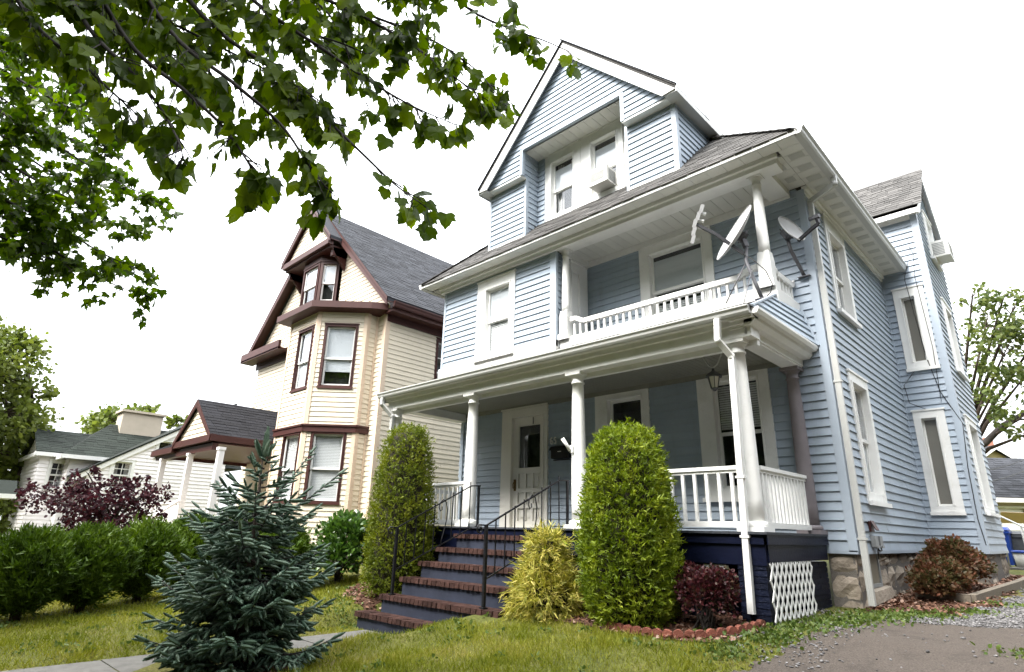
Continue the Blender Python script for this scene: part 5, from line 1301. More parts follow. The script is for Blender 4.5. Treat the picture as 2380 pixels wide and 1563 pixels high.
# garden edging and bed timbers
t = thing('garden_edging', (-.9, -2.95, .05), 'curved row of scalloped red concrete edging round the planting bed', 'garden edging')
pts = [(-2.0, -3.45), (-1.6, -3.47), (-1.2, -3.40), (-.85, -3.22), (-.62, -2.95), (-.50, -2.6), (-.46, -2.3)]
ds = np.cumsum([0] + [math.dist(a, b) for a, b in zip(pts[:-1], pts[1:])]); n = int(ds[-1] / .125)
for i in range(n):
    s0, s1 = i * .125, i * .125 + .117
    p = np.array([np.interp(s0, ds, [q[j] for q in pts]) for j in (0, 1)]); q = np.array([np.interp(s1, ds, [q_[j] for q_ in pts]) for j in (0, 1)])
    u = nz(q - p); nn = np.array([u[1], -u[0]]); c = (p + q) / 2; z = float(gz(*c)) - .05; L = np.linalg.norm(q - p) / 2
    prof = [(-L, 0)] + [(L * math.cos(a), .10 + .045 * math.sin(a)) for a in np.linspace(math.pi, 0, 7)] + [(L, 0)]
    k = MB(); k.prism([(c[0] + u[0] * a + nn[0] * .03, c[1] + u[1] * a + nn[1] * .03, z + b + rnd.uniform(-.003, .003)) for a, b in prof], (-nn[0] * .06, -nn[1] * .06, 0)); k.build('edging_block', M['edging'], t)
t = thing('bed_timber', (.8, 3.5, .3), 'weathered timber edging round the rust coloured shrubs by the side wall', 'bed edging')
for a, b in (((.28, 1.9), (1.02, 1.75)), ((1.02, 1.75), (1.30, 4.9)), ((1.30, 4.95), (1.42, 8.4))):
    k = MB(); za, zb2 = float(gz(*a)), float(gz(*b)); k.bar((*a, za + .05), (*b, zb2 + .05), .11, .16); k.build('timber', M['timber'], t)

# ---------------------------------------------------------------- vegetation
QUAD = (np.array([(-.5, 0, 0), (.5, 0, 0), (.5, 1, 0), (-.5, 1, 0)]), np.array([(0, 1, 2), (0, 2, 3)]))
LEAF6 = (np.array([(0, 0, 0), (.32, .3, .05), (.28, .68, .04), (0, 1, -.06), (-.28, .68, .04), (-.32, .3, .05)]), np.array([(0, 1, 2), (0, 2, 3), (0, 3, 4), (0, 4, 5)]))
BLADE = (np.array([(-.5, 0, 0), (.5, 0, 0), (.3, .6, .06), (-.3, .6, .06), (0, 1, .22)]), np.array([(0, 1, 2), (0, 2, 3), (3, 2, 4)]))
def maple_leaf(cup, fold, twist):
    h = [(0, 0), (.12, -.04), (.30, -.06), (.42, .04), (.52, .16), (.47, .26), (.50, .36), (.58, .56), (.44, .56), (.36, .54), (.31, .64), (.25, .80), (.12, .90), (0, 1.08)]
    o = h + [(-x, y) for x, y in h[-2:0:-1]]
    v = [(0, .38, 0)] + [(x, y, 0) for x, y in o]
    v = np.array([(x, y, cup * (x * x + (y - .38) ** 2) + fold * abs(x) + twist * x * y) for x, y, _ in v])
    n = len(o); f = np.array([(0, 1 + i, 1 + (i + 1) % n) for i in range(n)])
    return v, f
MAPLES = [maple_leaf(-.35, .15, .2), maple_leaf(.25, -.25, -.3), maple_leaf(-.15, .35, .1), maple_leaf(-.55, 0, .45)]
def simple_maple():
    h = [(0, 0), (.32, -.03), (.5, .2), (.42, .3), (.55, .52), (.26, .5), (0, 1.05)]
    o = h + [(-x, y) for x, y in h[-2:0:-1]]; v = np.array([(0, .38, .06)] + [(x, y, -.08 * abs(x)) for x, y in o]); n = len(o)
    return v, np.array([(0, 1 + i, 1 + (i + 1) % n) for i in range(n)])
SM = simple_maple()

def leaves_top(tree, name, P, T, templates, m, limit=300):
    """the leaves that show largest as objects sharing a few meshes, the rest joined"""
    x, y, z = project(P + T[:, :, 1] * .5); s = np.linalg.norm(T[:, :, 1], axis=1)
    sc_ = np.where((z > .2) & (x > -10) & (x < 1034) & (y > -10) & (y < 682), s / np.maximum(z, .2), 0)
    order = np.argsort(-sc_, kind='stable'); top = order[:limit]; rest = order[limit:]
    mes = []
    for v, f in templates:
        me = bpy.data.meshes.new(name); me.from_pydata([tuple(q) for q in v], [], [tuple(int(i) for i in q) for q in f]); me.materials.append(m); mes.append(me)
    for i in top:
        o = bpy.data.objects.new(name, mes[int(i) % len(mes)])
        o.matrix_basis = Matrix([[*T[i][0], P[i][0]], [*T[i][1], P[i][1]], [*T[i][2], P[i][2]], [0, 0, 0, 1]]); attach(o, tree)
    if len(rest):
        Vs, Fs, b = [], [], 0
        for k, (v, f) in enumerate(templates):
            sel = rest[rest % len(templates) == k]
            if len(sel):
                V, F = inst(v, f, P[sel], T[sel]); Vs.append(V); Fs.append(F + b); b += len(V)
        np_mesh(name, np.concatenate(Vs), np.concatenate(Fs), m, tree, kind='stuff')

def catmull(pts, n=8):
    P = [np.asarray(p, float) for p in pts]; P = [2 * P[0] - P[1]] + P + [2 * P[-1] - P[-2]]; out = []
    for i in range(1, len(P) - 2):
        for t in np.linspace(0, 1, n, endpoint=False):
            a, b, c, d = P[i - 1:i + 3]
            out.append(.5 * ((2 * b) + (c - a) * t + (2 * a - 5 * b + 4 * c - d) * t * t + (3 * b - a - 3 * c + d) * t ** 3))
    return np.array(out + [P[-2]])

# --- the maple overhead: trunk outside the frame on the left, boughs reaching in
TB = CAM - _r0 * 4.6 + _f0 * 1.3; TB[2] = float(gz(TB[0], TB[1]))
mt = thing('maple_tree', tuple(TB), 'maple tree with large dark green lobed leaves overhanging the top of the view', 'tree')
tk = MB(); fork = TB + (0, 0, 4.6)
tk.tube([TB + (0, 0, -.1), TB + (0, 0, .3), TB + (.05, .05, 2.0), fork], [.36, .27, .22, .18], 12)
tk.tube([fork, TB + (-.6, -.4, 6.5), TB + (-.8, -.8, 9)], [.15, .10, .05], 8)
tk.build('trunk', M['bark'], mt)
strokes = [
    ([(420, -330), (760, -120), (1010, -20), (1110, 45), (1195, 85), (1262, 112), (1318, 140)], 3.35, .3, 0.8),
    ([(380, -300), (640, -60), (830, 40), (960, 120), (1060, 200), (1142, 262)], 3.0, .5, 1.25),
    ([(330, -280), (560, -20), (760, 130), (880, 215), (960, 265), (1040, 305)], 2.9, .5, 1.1),
    ([(250, -260), (470, 40), (650, 180), (760, 290), (840, 370), (915, 445), (985, 500)], 2.8, .5, 1.0),
    ([(200, -230), (390, 70), (540, 200), (650, 300), (710, 390), (755, 455)], 2.6, .5, 1.15),
    ([(120, -220), (290, 90), (430, 220), (520, 310), (580, 400), (596, 430)], 2.5, .5, 1.1),
    ([(60, -200), (200, 60), (300, 170), (370, 260), (412, 340), (425, 385)], 2.4, .5, 1.0),
    ([(-60, -150), (80, 60), (180, 150), (260, 230), (320, 290)], 2.6, .6, 1.2),
    ([(600, -260), (850, -60), (1000, -30), (1110, -10), (1180, 15)], 3.2, .4, 1.3),
    ([(450, -250), (700, -30), (900, 60), (1010, 110), (1100, 175), (1150, 235)], 3.4, .6, 1.1),
    ([(100, -240), (420, -40), (640, 60), (800, 120), (900, 170)], 3.3, .8, 1.4),
    ([(0, -200), (250, -20), (450, 90), (600, 170), (720, 240)], 3.0, .8, 1.4),
    ([(-100, -180), (120, -40), (280, 60), (400, 150), (500, 240)], 3.4, .8, 1.4),
    ([(-140, -100), (10, 10), (120, 80), (220, 180), (250, 260)], 3.8, .8, 1.2),
    ([(300, -260), (560, -60), (700, 10), (800, 60), (860, 130)], 3.9, .8, 1.4),
    ([(520, -200), (640, -60), (760, 40), (830, 160), (850, 260)], 3.6, .6, 1.2),
    ([(-40, -160), (180, -30), (330, 20), (480, 60), (620, 110)], 4.3, .8, 1.5),
    ([(-120, -120), (60, -20), (220, 40), (360, 110), (440, 190)], 4.6, .8, 1.5)]
bmb = MB(); LP, LT, stem = [], [], MB()
g7 = np.random.default_rng(21)
limb_hub = fork
for pts, dep, spread, dens in strokes:
    n = len(pts); dd = [dep + .5 * (1 - i / (n - 1)) + g7.normal(0, .05) for i in range(n)]
    path = catmull([at(x, y - 22 * (i / (n - 1)), d) for i, ((x, y), d) in enumerate(zip(pts, dd))], 6)
    first = path[0]; mid = (limb_hub + first) / 2 + np.array([0, 0, .35])
    full = np.concatenate([catmull([limb_hub, mid, first], 5)[:-1], path])
    R_ = np.interp(np.linspace(0, 1, len(full)), [0, .35, 1], [.045, .012, .0025]); bmb.tube(full, list(R_), 6)
    L = np.cumsum([0] + list(np.linalg.norm(np.diff(path, axis=0), axis=1)))
    ntw = int(L[-1] / .082 * dens)
    for k in range(ntw + 1):
        end = (k == ntw)
        s = L[-1] if end else g7.uniform(.12, .98) * L[-1]
        p = np.array([np.interp(s, L, path[:, j]) for j in range(3)]); p2 = np.array([np.interp(min(s + .05, L[-1]), L, path[:, j]) for j in range(3)])
        td = nz(p2 - p) if not end else nz(path[-1] - path[-3])
        d = nz(td * .8 + unit(1, g7)[0] * .75 * min(1, spread + .3) + np.array([0, 0, -.25]))
        ln = g7.uniform(.06, .22) if not end else .06
        tw = [p + d * ln * t + np.array([0, 0, -.10 * ln * t * t]) for t in (0, .35, .7, 1)]
        stem.tube(tw, [.0045, .0035, .0025, .0015], 4, cap=False)
        for q in range(g7.integers(3, 6) if not end else 6):
            t = g7.uniform(.25, 1.0); b = tw[0] + d * ln * t + np.array([0, 0, -.10 * ln * t * t])
            pd = nz(unit(1, g7)[0] * .8 + np.array([0, 0, -.55]) + d * .3); pl = g7.uniform(.03, .075); e = b + pd * pl
            stem.tube([b, b + pd * pl * .5 + (0, 0, .004), e], .0014, 3, cap=False)
            td2 = nz(np.array([0, 0, -1.0]) + unit(1, g7)[0] * .55 + pd * .3); size = g7.uniform(.055, .095) * (1.05 if dep < 3.5 else 1.0)
            fr = frames(td2[None], np.array([g7.uniform(0, 6.28)]))[0] * size * np.array([g7.uniform(.85, 1.1), 1, 1])
            LP.append(e); LT.append(fr)
cp, cdn = [], []  # out-of-view crown of the maple, added to shade the house front
for c, r, q in ((TB + (-.5, -1.0, 9.0), (3.2, 3.0, 2.2), 2600), (TB + (2.2, -1.8, 8.2), (2.6, 2.0, 1.6), 1700), (TB + (-2.5, .5, 7.6), (2.4, 2.0, 1.8), 1500), (TB + (.5, 1.0, 11.5), (2.6, 2.4, 2.0), 1700)):
    u = unit(q, g7); cp.append(c + u * (g7.uniform(.1, 1, q) ** .4)[:, None] * np.array(r)); cdn.append(g7.normal(0, .7, (q, 3)) + np.array([0, 0, -.8]))
    bmb.tube([fork, (fork + c) / 2 + (0, 0, .3), c], [.12, .08, .03], 6)
cp = np.concatenate(cp); cdn = np.concatenate(cdn); cx, cy2, cz = project(cp); ok = ~((cz > .2) & (cx > -60) & (cx < 1084) & (cy2 > -60) & (cy2 < 700))
cp, cdn = cp[ok], cdn[ok]; V, F = inst(*SM, cp, frames(cdn, g7.uniform(0, 6.28, len(cp))) * g7.uniform(.16, .26, len(cp))[:, None, None])
np_mesh('crown', V, F, M['maple'], mt, kind='stuff')
bmb.build('branch', M['twig'], mt); stem.build('twig', M['twig'], mt, kind='stuff')
leaves_top(mt, 'leaf', np.array(LP), np.array(LT), MAPLES, M['maple'])

# --- second maple further left: smaller leaves, boughs hanging into the left edge
T2 = CAM - _r0 * 11.5 + _f0 * 7.0; T2[2] = float(gz(T2[0], T2[1]))
m2 = thing('maple_tree', tuple(T2), 'second maple with smaller leaves whose boughs hang down at the left edge', 'tree')
tk = MB(); hub = T2 + (.2, .1, 4.4); tk.tube([T2 + (0, 0, -.1), T2 + (0, 0, .4), hub], [.4, .3, .22], 12); tk.tube([hub, hub + (-.3, .2, 3), hub + (0, .3, 6)], [.2, .13, .05], 8); tk.build('trunk', M['bark'], m2)
st2 = [([(-180, 60), (0, 160), (120, 230), (200, 270), (262, 330)], 8.0), ([(-200, 160), (0, 260), (120, 330), (230, 400), (340, 455)], 8.2), ([(-200, 260), (-20, 360), (120, 440), (230, 500), (310, 540)], 8.0),
       ([(-200, 360), (-20, 450), (120, 520), (240, 590), (318, 625)], 8.3), ([(-160, 420), (0, 500), (120, 580), (240, 650), (335, 690)], 8.5), ([(-160, 480), (-20, 540), (80, 590), (160, 610)], 8.2),
       ([(-200, 40), (-20, 90), (100, 150), (180, 200)], 8.6), ([(-200, 120), (-40, 200), (80, 280), (180, 330)], 9.0), ([(-200, 220), (-20, 300), (100, 390), (200, 430), (290, 420)], 9.2), ([(-150, -60), (0, 20), (100, 80), (160, 140)], 8.6), ([(-160, 300), (0, 400), (100, 470), (150, 540)], 8.8), ([(-180, -20), (-40, 60), (60, 140), (120, 210)], 9.4), ([(-120, 250), (0, 330), (60, 400), (100, 500)], 8.4)]
bm2, sm2, LP, LT = MB(), MB(), [], []
for pts, dep in st2:
    path = catmull([at(x, y, dep + g7.normal(0, .12)) for x, y in pts], 5); first = path[0]
    full = np.concatenate([catmull([hub + (0, 0, g7.uniform(0, 2)), (hub + first) / 2 + (0, 0, .5), first], 4)[:-1], path])
    bm2.tube(full, list(np.interp(np.linspace(0, 1, len(full)), [0, .4, 1], [.09, .025, .004])), 5)
    L = np.cumsum([0] + list(np.linalg.norm(np.diff(path, axis=0), axis=1))); ntw = int(L[-1] / .085)
    for k in range(ntw + 1):
        end = k == ntw; s = L[-1] if end else (g7.uniform(.0, 1.0) ** .8) * L[-1]
        p = np.array([np.interp(s, L, path[:, j]) for j in range(3)]); td = nz(path[-1] - path[len(path) // 2])
        d = nz(td * .7 + unit(1, g7)[0] * .9 + np.array([0, 0, -.3])); ln = g7.uniform(.2, .6) if not end else .15
        tw = [p, p + d * ln * .5, p + d * ln + (0, 0, -.12 * ln)]; sm2.tube(tw, [.007, .005, .003], 4, cap=False)
        for q in range(g7.integers(7, 14)):
            t = g7.uniform(.2, 1.05); e = p + d * ln * t + unit(1, g7)[0] * .07
            fr = frames(nz(np.array([0, 0, -.8]) + unit(1, g7)[0] * .8)[None], np.array([g7.uniform(0, 6.28)]))[0] * g7.uniform(.085, .145)
            LP.append(e); LT.append(fr)
bm2.build('branch', M['twig'], m2); sm2.build('twig', M['twig'], m2, kind='stuff')
V, F = inst(*SM, np.array(LP), np.array(LT)); np_mesh('foliage', V, F, M['maple2'], m2, kind='stuff')

# --- crowns built of leaf clumps round limb ends
def crown_tree(name, base, label, trunk_h, blobs, n, size, m, tr=.22, group=None, lean=(0, 0), drop=.5, template=LEAF6, fill=.35, limbm='bark'):
    t = thing(name, base, label, 'tree', group); b = np.array(base, float)
    g = np.random.default_rng(abs(hash(label)) % 1000 if False else int(sum(map(ord, label))) % 9973)
    k = MB(); top = b + (lean[0], lean[1], trunk_h); k.tube([b + (0, 0, -.2), b + (0, 0, .4), (b + top) / 2, top], [tr * 1.4, tr, tr * .85, tr * .7], 9); k.build('trunk', M[limbm], t)
    limbs = MB(); P, D = [], []
    vol = np.array([r[0] * r[1] * r[2] for _, r in blobs]) ** .67; cnt = (n * vol / vol.sum()).astype(int)
    for (c, r), q in zip(blobs, cnt):
        c = np.array(c, float); r = np.array(r, float)
        limbs.tube([top, (top + c) / 2 + (0, 0, .3), c, c + r * nz(c - top) * .6], [tr * .5, tr * .3, tr * .14, tr * .04], 6)
        nc = max(4, q // 26); cc = unit(nc, g) * (g.uniform(fill, 1, nc) ** .5)[:, None] * r + c
        for z_ in cc[::2]: limbs.tube([c, (c + z_) / 2 + (0, 0, .1), z_], [tr * .10, tr * .06, tr * .02], 4, cap=False)
        i = g.integers(0, nc, q); P.append(cc[i] + g.normal(0, 1, (q, 3)) * r.mean() * .17); D.append(g.normal(0, 1, (q, 3)) + np.array([0, 0, -drop]) + (cc[i] - c) / r.mean() * .5)
    limbs.build('limb', M[limbm], t)
    P = np.concatenate(P); D = np.concatenate(D); T = frames(D, g.uniform(0, 6.28, len(P))) * (size * g.uniform(.7, 1.25, len(P)))[:, None, None]
    V, F = inst(*template, P, T); np_mesh('crown', V, F, m, t, kind='stuff'); return t
def gp(p): return (p[0], p[1], float(gz(p[0], p[1])))
def blob(x, y, d, rx, rz): return (at(x, y, d), (rx, rx, rz))
# big tree at the left edge
b = at(10, 1250, 27)
crown_tree('leafy_tree', gp(b), 'tall light green tree at the left edge, beyond the white house', 4.5, [blob(-40, 860, 26, 2.2, 1.6), blob(40, 830, 27, 1.3, .9), blob(75, 915, 27, .9, .6), blob(10, 960, 26, 1.6, 1.3), blob(-10, 1050, 27, 1.6, 1.4), blob(40, 1080, 28, 1.0, .9), blob(0, 1140, 27, 1.4, 1.0), blob(60, 780, 27, .6, .4), blob(15, 1190, 26, 1.4, .8), blob(-30, 780, 27, 1.3, .7), blob(30, 990, 27, 1.2, .8)], 9000, .24, M['fartree'], .35)
crown_tree('leafy_tree', gp(at(280, 1250, 52)), 'round crown showing above the white house roof, left of the broad chimney', 5, [blob(270, 985, 50, 2.0, 1.2), blob(215, 1000, 50, 1.2, .5), blob(310, 970, 51, 1.3, .8), blob(250, 965, 51, 1.0, .6)], 1500, .42, M['fartree'], .3, 'trees behind the white house')
crown_tree('leafy_tree', gp(at(350, 1250, 56)), 'thin treetop showing just above the broad chimney', 5, [blob(348, 962, 54, 1.0, .7), blob(325, 970, 54, .5, .3), blob(360, 955, 54, .4, .4)], 260, .40, M['fartree'], .25, 'trees behind the white house')
crown_tree('leafy_tree', gp(at(425, 1250, 56)), 'sparse treetop between the broad chimney and the cream porch gable', 5, [blob(415, 985, 54, .9, .5), blob(435, 975, 54, .7, .4)], 240, .40, M['fartree'], .25, 'trees behind the white house')
# sparse tree behind the house on the right
b = at(2262, 1260, 26)
rt = crown_tree('leafy_tree', gp(b), 'sparse spring green tree with a dark bough behind the side bay', 3.5, [blob(2290, 760, 25, 1.1, 1.0), blob(2350, 730, 25, 1.3, 1.0), blob(2330, 830, 25, 1.4, 1.1), blob(2270, 850, 24, .8, .9), blob(2370, 890, 25, 1.1, 1.0), blob(2300, 930, 24, .8, .8), blob(2360, 980, 24, 1.0, .7), blob(2330, 700, 25, .9, .6), blob(2260, 690, 25, .5, .4), blob(2400, 800, 25, 1.2, 1.4), blob(2385, 1010, 24, .6, .4)], 2500, .20, M['backtree'], .26)
k = MB(); k.tube([at(2240, 1055, 25), at(2290, 1030, 25), at(2330, 990, 25), at(2400, 950, 24.5), at(2450, 900, 24)], [.16, .14, .12, .10, .06], 8); k.tube([at(2325, 995, 25), at(2370, 975, 25), at(2420, 975, 25)], [.06, .05, .03], 6); k.build('bough', M['twig'], rt)
# unseen street trees: mirrored in the windows, enlarged and darkened to shade the porch
g = np.random.default_rng(4); P = []
for k in range(15):
    c = np.array([-50 + k * 5.2, -23.5 + g.uniform(-2, 2), 9.0 + g.uniform(-1, 2)]); q = 2200
    P.append(c + unit(q, g) * (g.uniform(.2, 1, q) ** .4)[:, None] * np.array([3.8, 3.2, 8.6]))
for k in range(40):
    c = np.array([-50 + k * 2.0, -24.5 + g.uniform(-.6, .6), .4]); P.append(c + unit(90, g) * (g.uniform(.3, 1, 90) ** .4)[:, None] * np.array([1.5, 1.1, 1.5]))
P = np.concatenate(P); T = frames(g.normal(0, 1, (len(P), 3)), g.uniform(0, 6.28, len(P))) * g.uniform(.7, 1.3, len(P))[:, None, None]
V, F = inst(*LEAF6, P, T); props(np_mesh('street_shade_belt', V, F, M['belt'], None), 'unseen belt of trees across the street, mirrored in the windows and enlarged to shade the porch', 'trees', kind='stuff')

P = []  # unseen trees added across the drive to darken side wall and porch
for k in range(7):
    c = np.array([13.0 + g.uniform(-1, 1), -12 + k * 5.0, 7.0 + g.uniform(-1, 1)]); q = 2000
    P.append(c + unit(q, g) * (g.uniform(.2, 1, q) ** .4)[:, None] * np.array([2.8, 3.6, 6.8]))
P = np.concatenate(P); T = frames(g.normal(0, 1, (len(P), 3)), g.uniform(0, 6.28, len(P))) * g.uniform(.7, 1.3, len(P))[:, None, None]
V, F = inst(*LEAF6, P, T); props(np_mesh('side_shade_belt', V, F, M['belt'], None), 'unseen belt of trees added across the drive to darken the side wall, mirrored in the side windows', 'trees', kind='stuff')

# --- purple maple behind the hedge
b = at(245, 1240, 15.5)
crown_tree('purple_maple', gp(b), 'low spreading purple leaved maple behind the hedge, before the white house', 1.1, [blob(120, 1164, 16, .7, .28), blob(190, 1164, 15, .8, .35), blob(250, 1184, 15, .9, .4), blob(310, 1164, 15, .75, .3), blob(355, 1144, 15.5, .4, .2), blob(215, 1132, 15.5, .55, .25), blob(300, 1132, 15.5, .5, .22), blob(250, 1224, 14.8, .9, .3), blob(170, 1214, 15, .6, .28), blob(350, 1194, 15, .35, .2), blob(90, 1144, 16.5, .45, .2), blob(330, 1117, 15.5, .3, .15), blob(205, 1102, 15.8, .35, .15)], 3600, .10, M['purple'], .10, drop=.1, limbm='twig')

# --- clipped and natural shrubs
def lathe_shrub(name, base, label, cat, prof, n, sz, m, group=None, up=.6, out=.8, jit=.05, template=BLADE, w=.16, blades=1, core=.82, squash=(1, 1), lump=.06, seed=1, ang=.5, stems=True):
    """prof: (height, radius); sprays stand on a lumpy surface of revolution round a dark twig mass"""
    g = np.random.default_rng(seed); t = thing(name, base, label, cat, group); b = np.array(base, float)
    hs_ = np.array([p[0] for p in prof]); rs_ = np.array([p[1] for p in prof])
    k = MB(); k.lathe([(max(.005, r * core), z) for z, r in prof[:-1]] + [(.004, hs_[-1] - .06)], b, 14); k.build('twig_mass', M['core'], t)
    k = MB()
    for a in range(5): k.tube([b + (.03 * math.cos(a * 1.3), .03 * math.sin(a * 1.3), -.08), b + (.08 * math.cos(a * 1.3), .08 * math.sin(a * 1.3), .25), b + (.12 * math.cos(a * 1.3), .12 * math.sin(a * 1.3), hs_[-1] * .6)], [.035, .028, .012], 6)
    k.build('stem', M['bark'], t)
    # area-weighted heights
    zz = np.linspace(hs_[0], hs_[-1], 200); rr = np.interp(zz, hs_, rs_); sl = np.sqrt(np.gradient(rr, zz) ** 2 + 1); cdf = np.cumsum((rr + .02) * sl); cdf /= cdf[-1]
    z = np.interp(g.uniform(0, 1, n), cdf, zz); th = g.uniform(0, 2 * math.pi, n)
    ph = g.uniform(0, 6.28, 6)
    lum = 1 + lump * (np.sin(5 * th + 4 * z + ph[0]) * .5 + np.sin(9 * th - 7 * z + ph[1]) * .35 + np.sin(3 * th + 11 * z + ph[2]) * .4 + np.sin(17 * th + 19 * z + ph[3]) * .25)
    r = np.interp(z, hs_, rs_) * lum * (1 - np.abs(g.normal(0, jit, n)) * 1.6)
    dr = -np.interp(z, zz, np.gradient(rr, zz))
    P = np.stack([b[0] + r * np.cos(th) * squash[0], b[1] + r * np.sin(th) * squash[1], b[2] + z], 1)
    nrm = np.stack([np.cos(th), np.sin(th), dr], 1); nrm /= np.linalg.norm(nrm, axis=1, keepdims=True)
    td = nrm * out + np.array([0, 0, up]) + g.normal(0, ang * .7, (n, 3)); td /= np.linalg.norm(td, axis=1, keepdims=True)
    P = P + nrm * (g.normal(0, jit * 1.2, n) * rs_.max())[:, None]
    ts = sz * g.uniform(.6, 1.35, n)
    i = np.repeat(np.arange(n), blades); q = len(i); f = g.uniform(0, 1, q)
    P = P[i] + td[i] * (f * ts[i] * .9)[:, None] + g.normal(0, sz * .10, (q, 3))
    D = td[i] + g.normal(0, ang, (q, 3)); S = ts[i] * g.uniform(.45, .9, q)
    T = frames(D, g.uniform(0, 6.28, len(P)), w, 1, 1) * S[:, None, None]
    V, F = inst(*template, P, T); np_mesh('foliage', V, F, m, t, kind='stuff')
    return t
# hedge row of arborvitae
hd = [(-10.15, -8.15, 1.26, .60, 'front left arborvitae of the row, cut by the left edge of the lawn'), (-10.55, -7.22, 1.28, .60, 'second arborvitae from the left, standing on a short bare trunk'), (-11.25, -6.15, 1.34, .64, 'third arborvitae from the left, under the purple maple'), (-11.9, -5.1, 1.5, .62, 'fourth arborvitae, partly behind the blue spruce'), (-12.2, -4.0, 1.65, .6, 'last arborvitae of the row, in front of the cream house bay'), (-10.0, -3.9, 1.25, .5, 'low arborvitae seen behind the right side of the blue spruce')]
for i, (x, y, h, r, lab) in enumerate(hd):
    lathe_shrub('arborvitae', (x, y, float(gz(x, y))), lab, 'shrub', [(.10, .08), (.28, r * .42), (.5, r * .86), (.8, r * .98), (h * .75, r * .88), (h * .92, r * .52), (h, .08)], 4200, .13, M['hedge'], 'row of arborvitae along the lawn', up=.9, out=.6, w=.26, blades=7, jit=.07, lump=.13, seed=30 + i, ang=.42, core=.74)
lathe_shrub('juniper', (-7.1, -3.0, float(gz(-7.1, -3.0))), 'tall narrow clipped juniper on the left of the front steps', 'shrub', [(.0, .42), (.15, .54), (.6, .59), (1.4, .56), (2.2, .48), (2.75, .41), (2.95, .33), (3.06, .10)], 9500, .066, M['juniper2'], 'clipped junipers before the porch', w=.30, blades=6, jit=.07, ang=.65, lump=.09, seed=3, up=.55)
lathe_shrub('juniper', (-1.95, -2.98, float(gz(-1.95, -2.98)) - .02), 'broad bright green clipped juniper between the front steps and the porch corner', 'shrub', [(.0, .40), (.12, .50), (.5, .59), (1.0, .60), (1.5, .56), (1.95, .49), (2.25, .41), (2.40, .30), (2.50, .08)], 9500, .075, M['juniper'], 'clipped junipers before the porch', w=.30, blades=6, jit=.055, ang=.6, lump=.07, seed=4, up=.6)
gcy = float(gz(-3.15, -3.25))
lathe_shrub('golden_cypress', (-3.15, -3.25, gcy), 'golden yellow threadleaf cypress beside the right side of the front steps', 'shrub', [(.02, .32), (.18, .44), (.36, .43), (.50, .28), (.66, .22), (.88, .20), (1.0, .13), (1.06, .04)], 1700, .13, M['gold'], w=.13, blades=10, up=-.25, out=.85, jit=.10, lump=.34, seed=5, ang=.45, core=.7)

def cloud_shrub(name, base, label, blobs, n, sz, m, template=LEAF6, w=1., group=None, seed=1, stems=14, up=.2):
    g = np.random.default_rng(seed); t = thing(name, base, label, 'shrub', group); b = np.array(base, float); k = MB()
    vol = np.array([np.prod(r) for _, r in blobs]) ** .67; cnt = (n * vol / vol.sum()).astype(int); P, D = [], []
    for (c, r), q in zip(blobs, cnt):
        c = np.array(c, float); r = np.array(r, float); u = unit(q, g); u[:, 2] = np.where(u[:, 2] < -.5, -u[:, 2], u[:, 2])
        rad = g.uniform(.35, 1, q) ** .45 * (1 + .12 * np.sin(7 * u[:, 0] + 5 * u[:, 2] + c[0]) + .1 * np.sin(11 * u[:, 1] - 9 * u[:, 2]))
        P.append(c + u * rad[:, None] * r); D.append(u + g.normal(0, .6, (q, 3)) + np.array([0, 0, up]))
        for j in range(stems):
            e = c + unit(1, g)[0] * r * .8; k.tube([b + g.normal(0, .05, 3) * (1, 1, 0), (b + e) / 2 + (0, 0, .1), e], [.012, .008, .003], 4, cap=False)
    k.build('stem', M['twig'], t)
    P = np.concatenate(P); D = np.concatenate(D); T = frames(D, g.uniform(0, 6.28, len(P)), w, 1, 1) * (sz * g.uniform(.6, 1.3, len(P)))[:, None, None]
    V, F = inst(*template, P, T); np_mesh('foliage', V, F, m, t, kind='stuff'); return t
cloud_shrub('barberry', gp((-.98, -2.85)), 'dark wine red barberry bush at the porch corner beside the downspout', [((-.98, -2.8, .42), (.36, .34, .30)), ((-1.15, -2.75, .55), (.22, .2, .24)), ((-.80, -2.8, .52), (.22, .2, .26))], 4200, .045, M['barberry'], seed=11)
cloud_shrub('spirea', gp((.62, 2.1)), 'rust coloured rounded shrub nearest the cellar window', [((.60, 2.1, .58), (.38, .65, .29)), ((.58, 1.6, .48), (.27, .35, .22))], 5200, .06, M['rust'], group='rust coloured shrubs by the side wall', seed=12)
cloud_shrub('spirea', gp((.66, 3.4)), 'taller rust coloured shrub in front of the side bay', [((.62, 3.1, .78), (.38, .6, .40)), ((.70, 3.9, .70), (.36, .5, .32))], 5600, .06, M['rust'], group='rust coloured shrubs by the side wall', seed=13)
b = at(800, 1330, 9.3)
cloud_shrub('broadleaf_bush', gp((-9.35, -2.9)), 'dark green broad leaved bush between the blue spruce and the tall juniper', [((-9.4, -2.8, .75), (.65, .6, .6)), ((-9.1, -3.1, .45), (.5, .5, .4)), ((-9.7, -2.6, 1.05), (.45, .45, .35))], 3000, .12, M['bush'], seed=14)
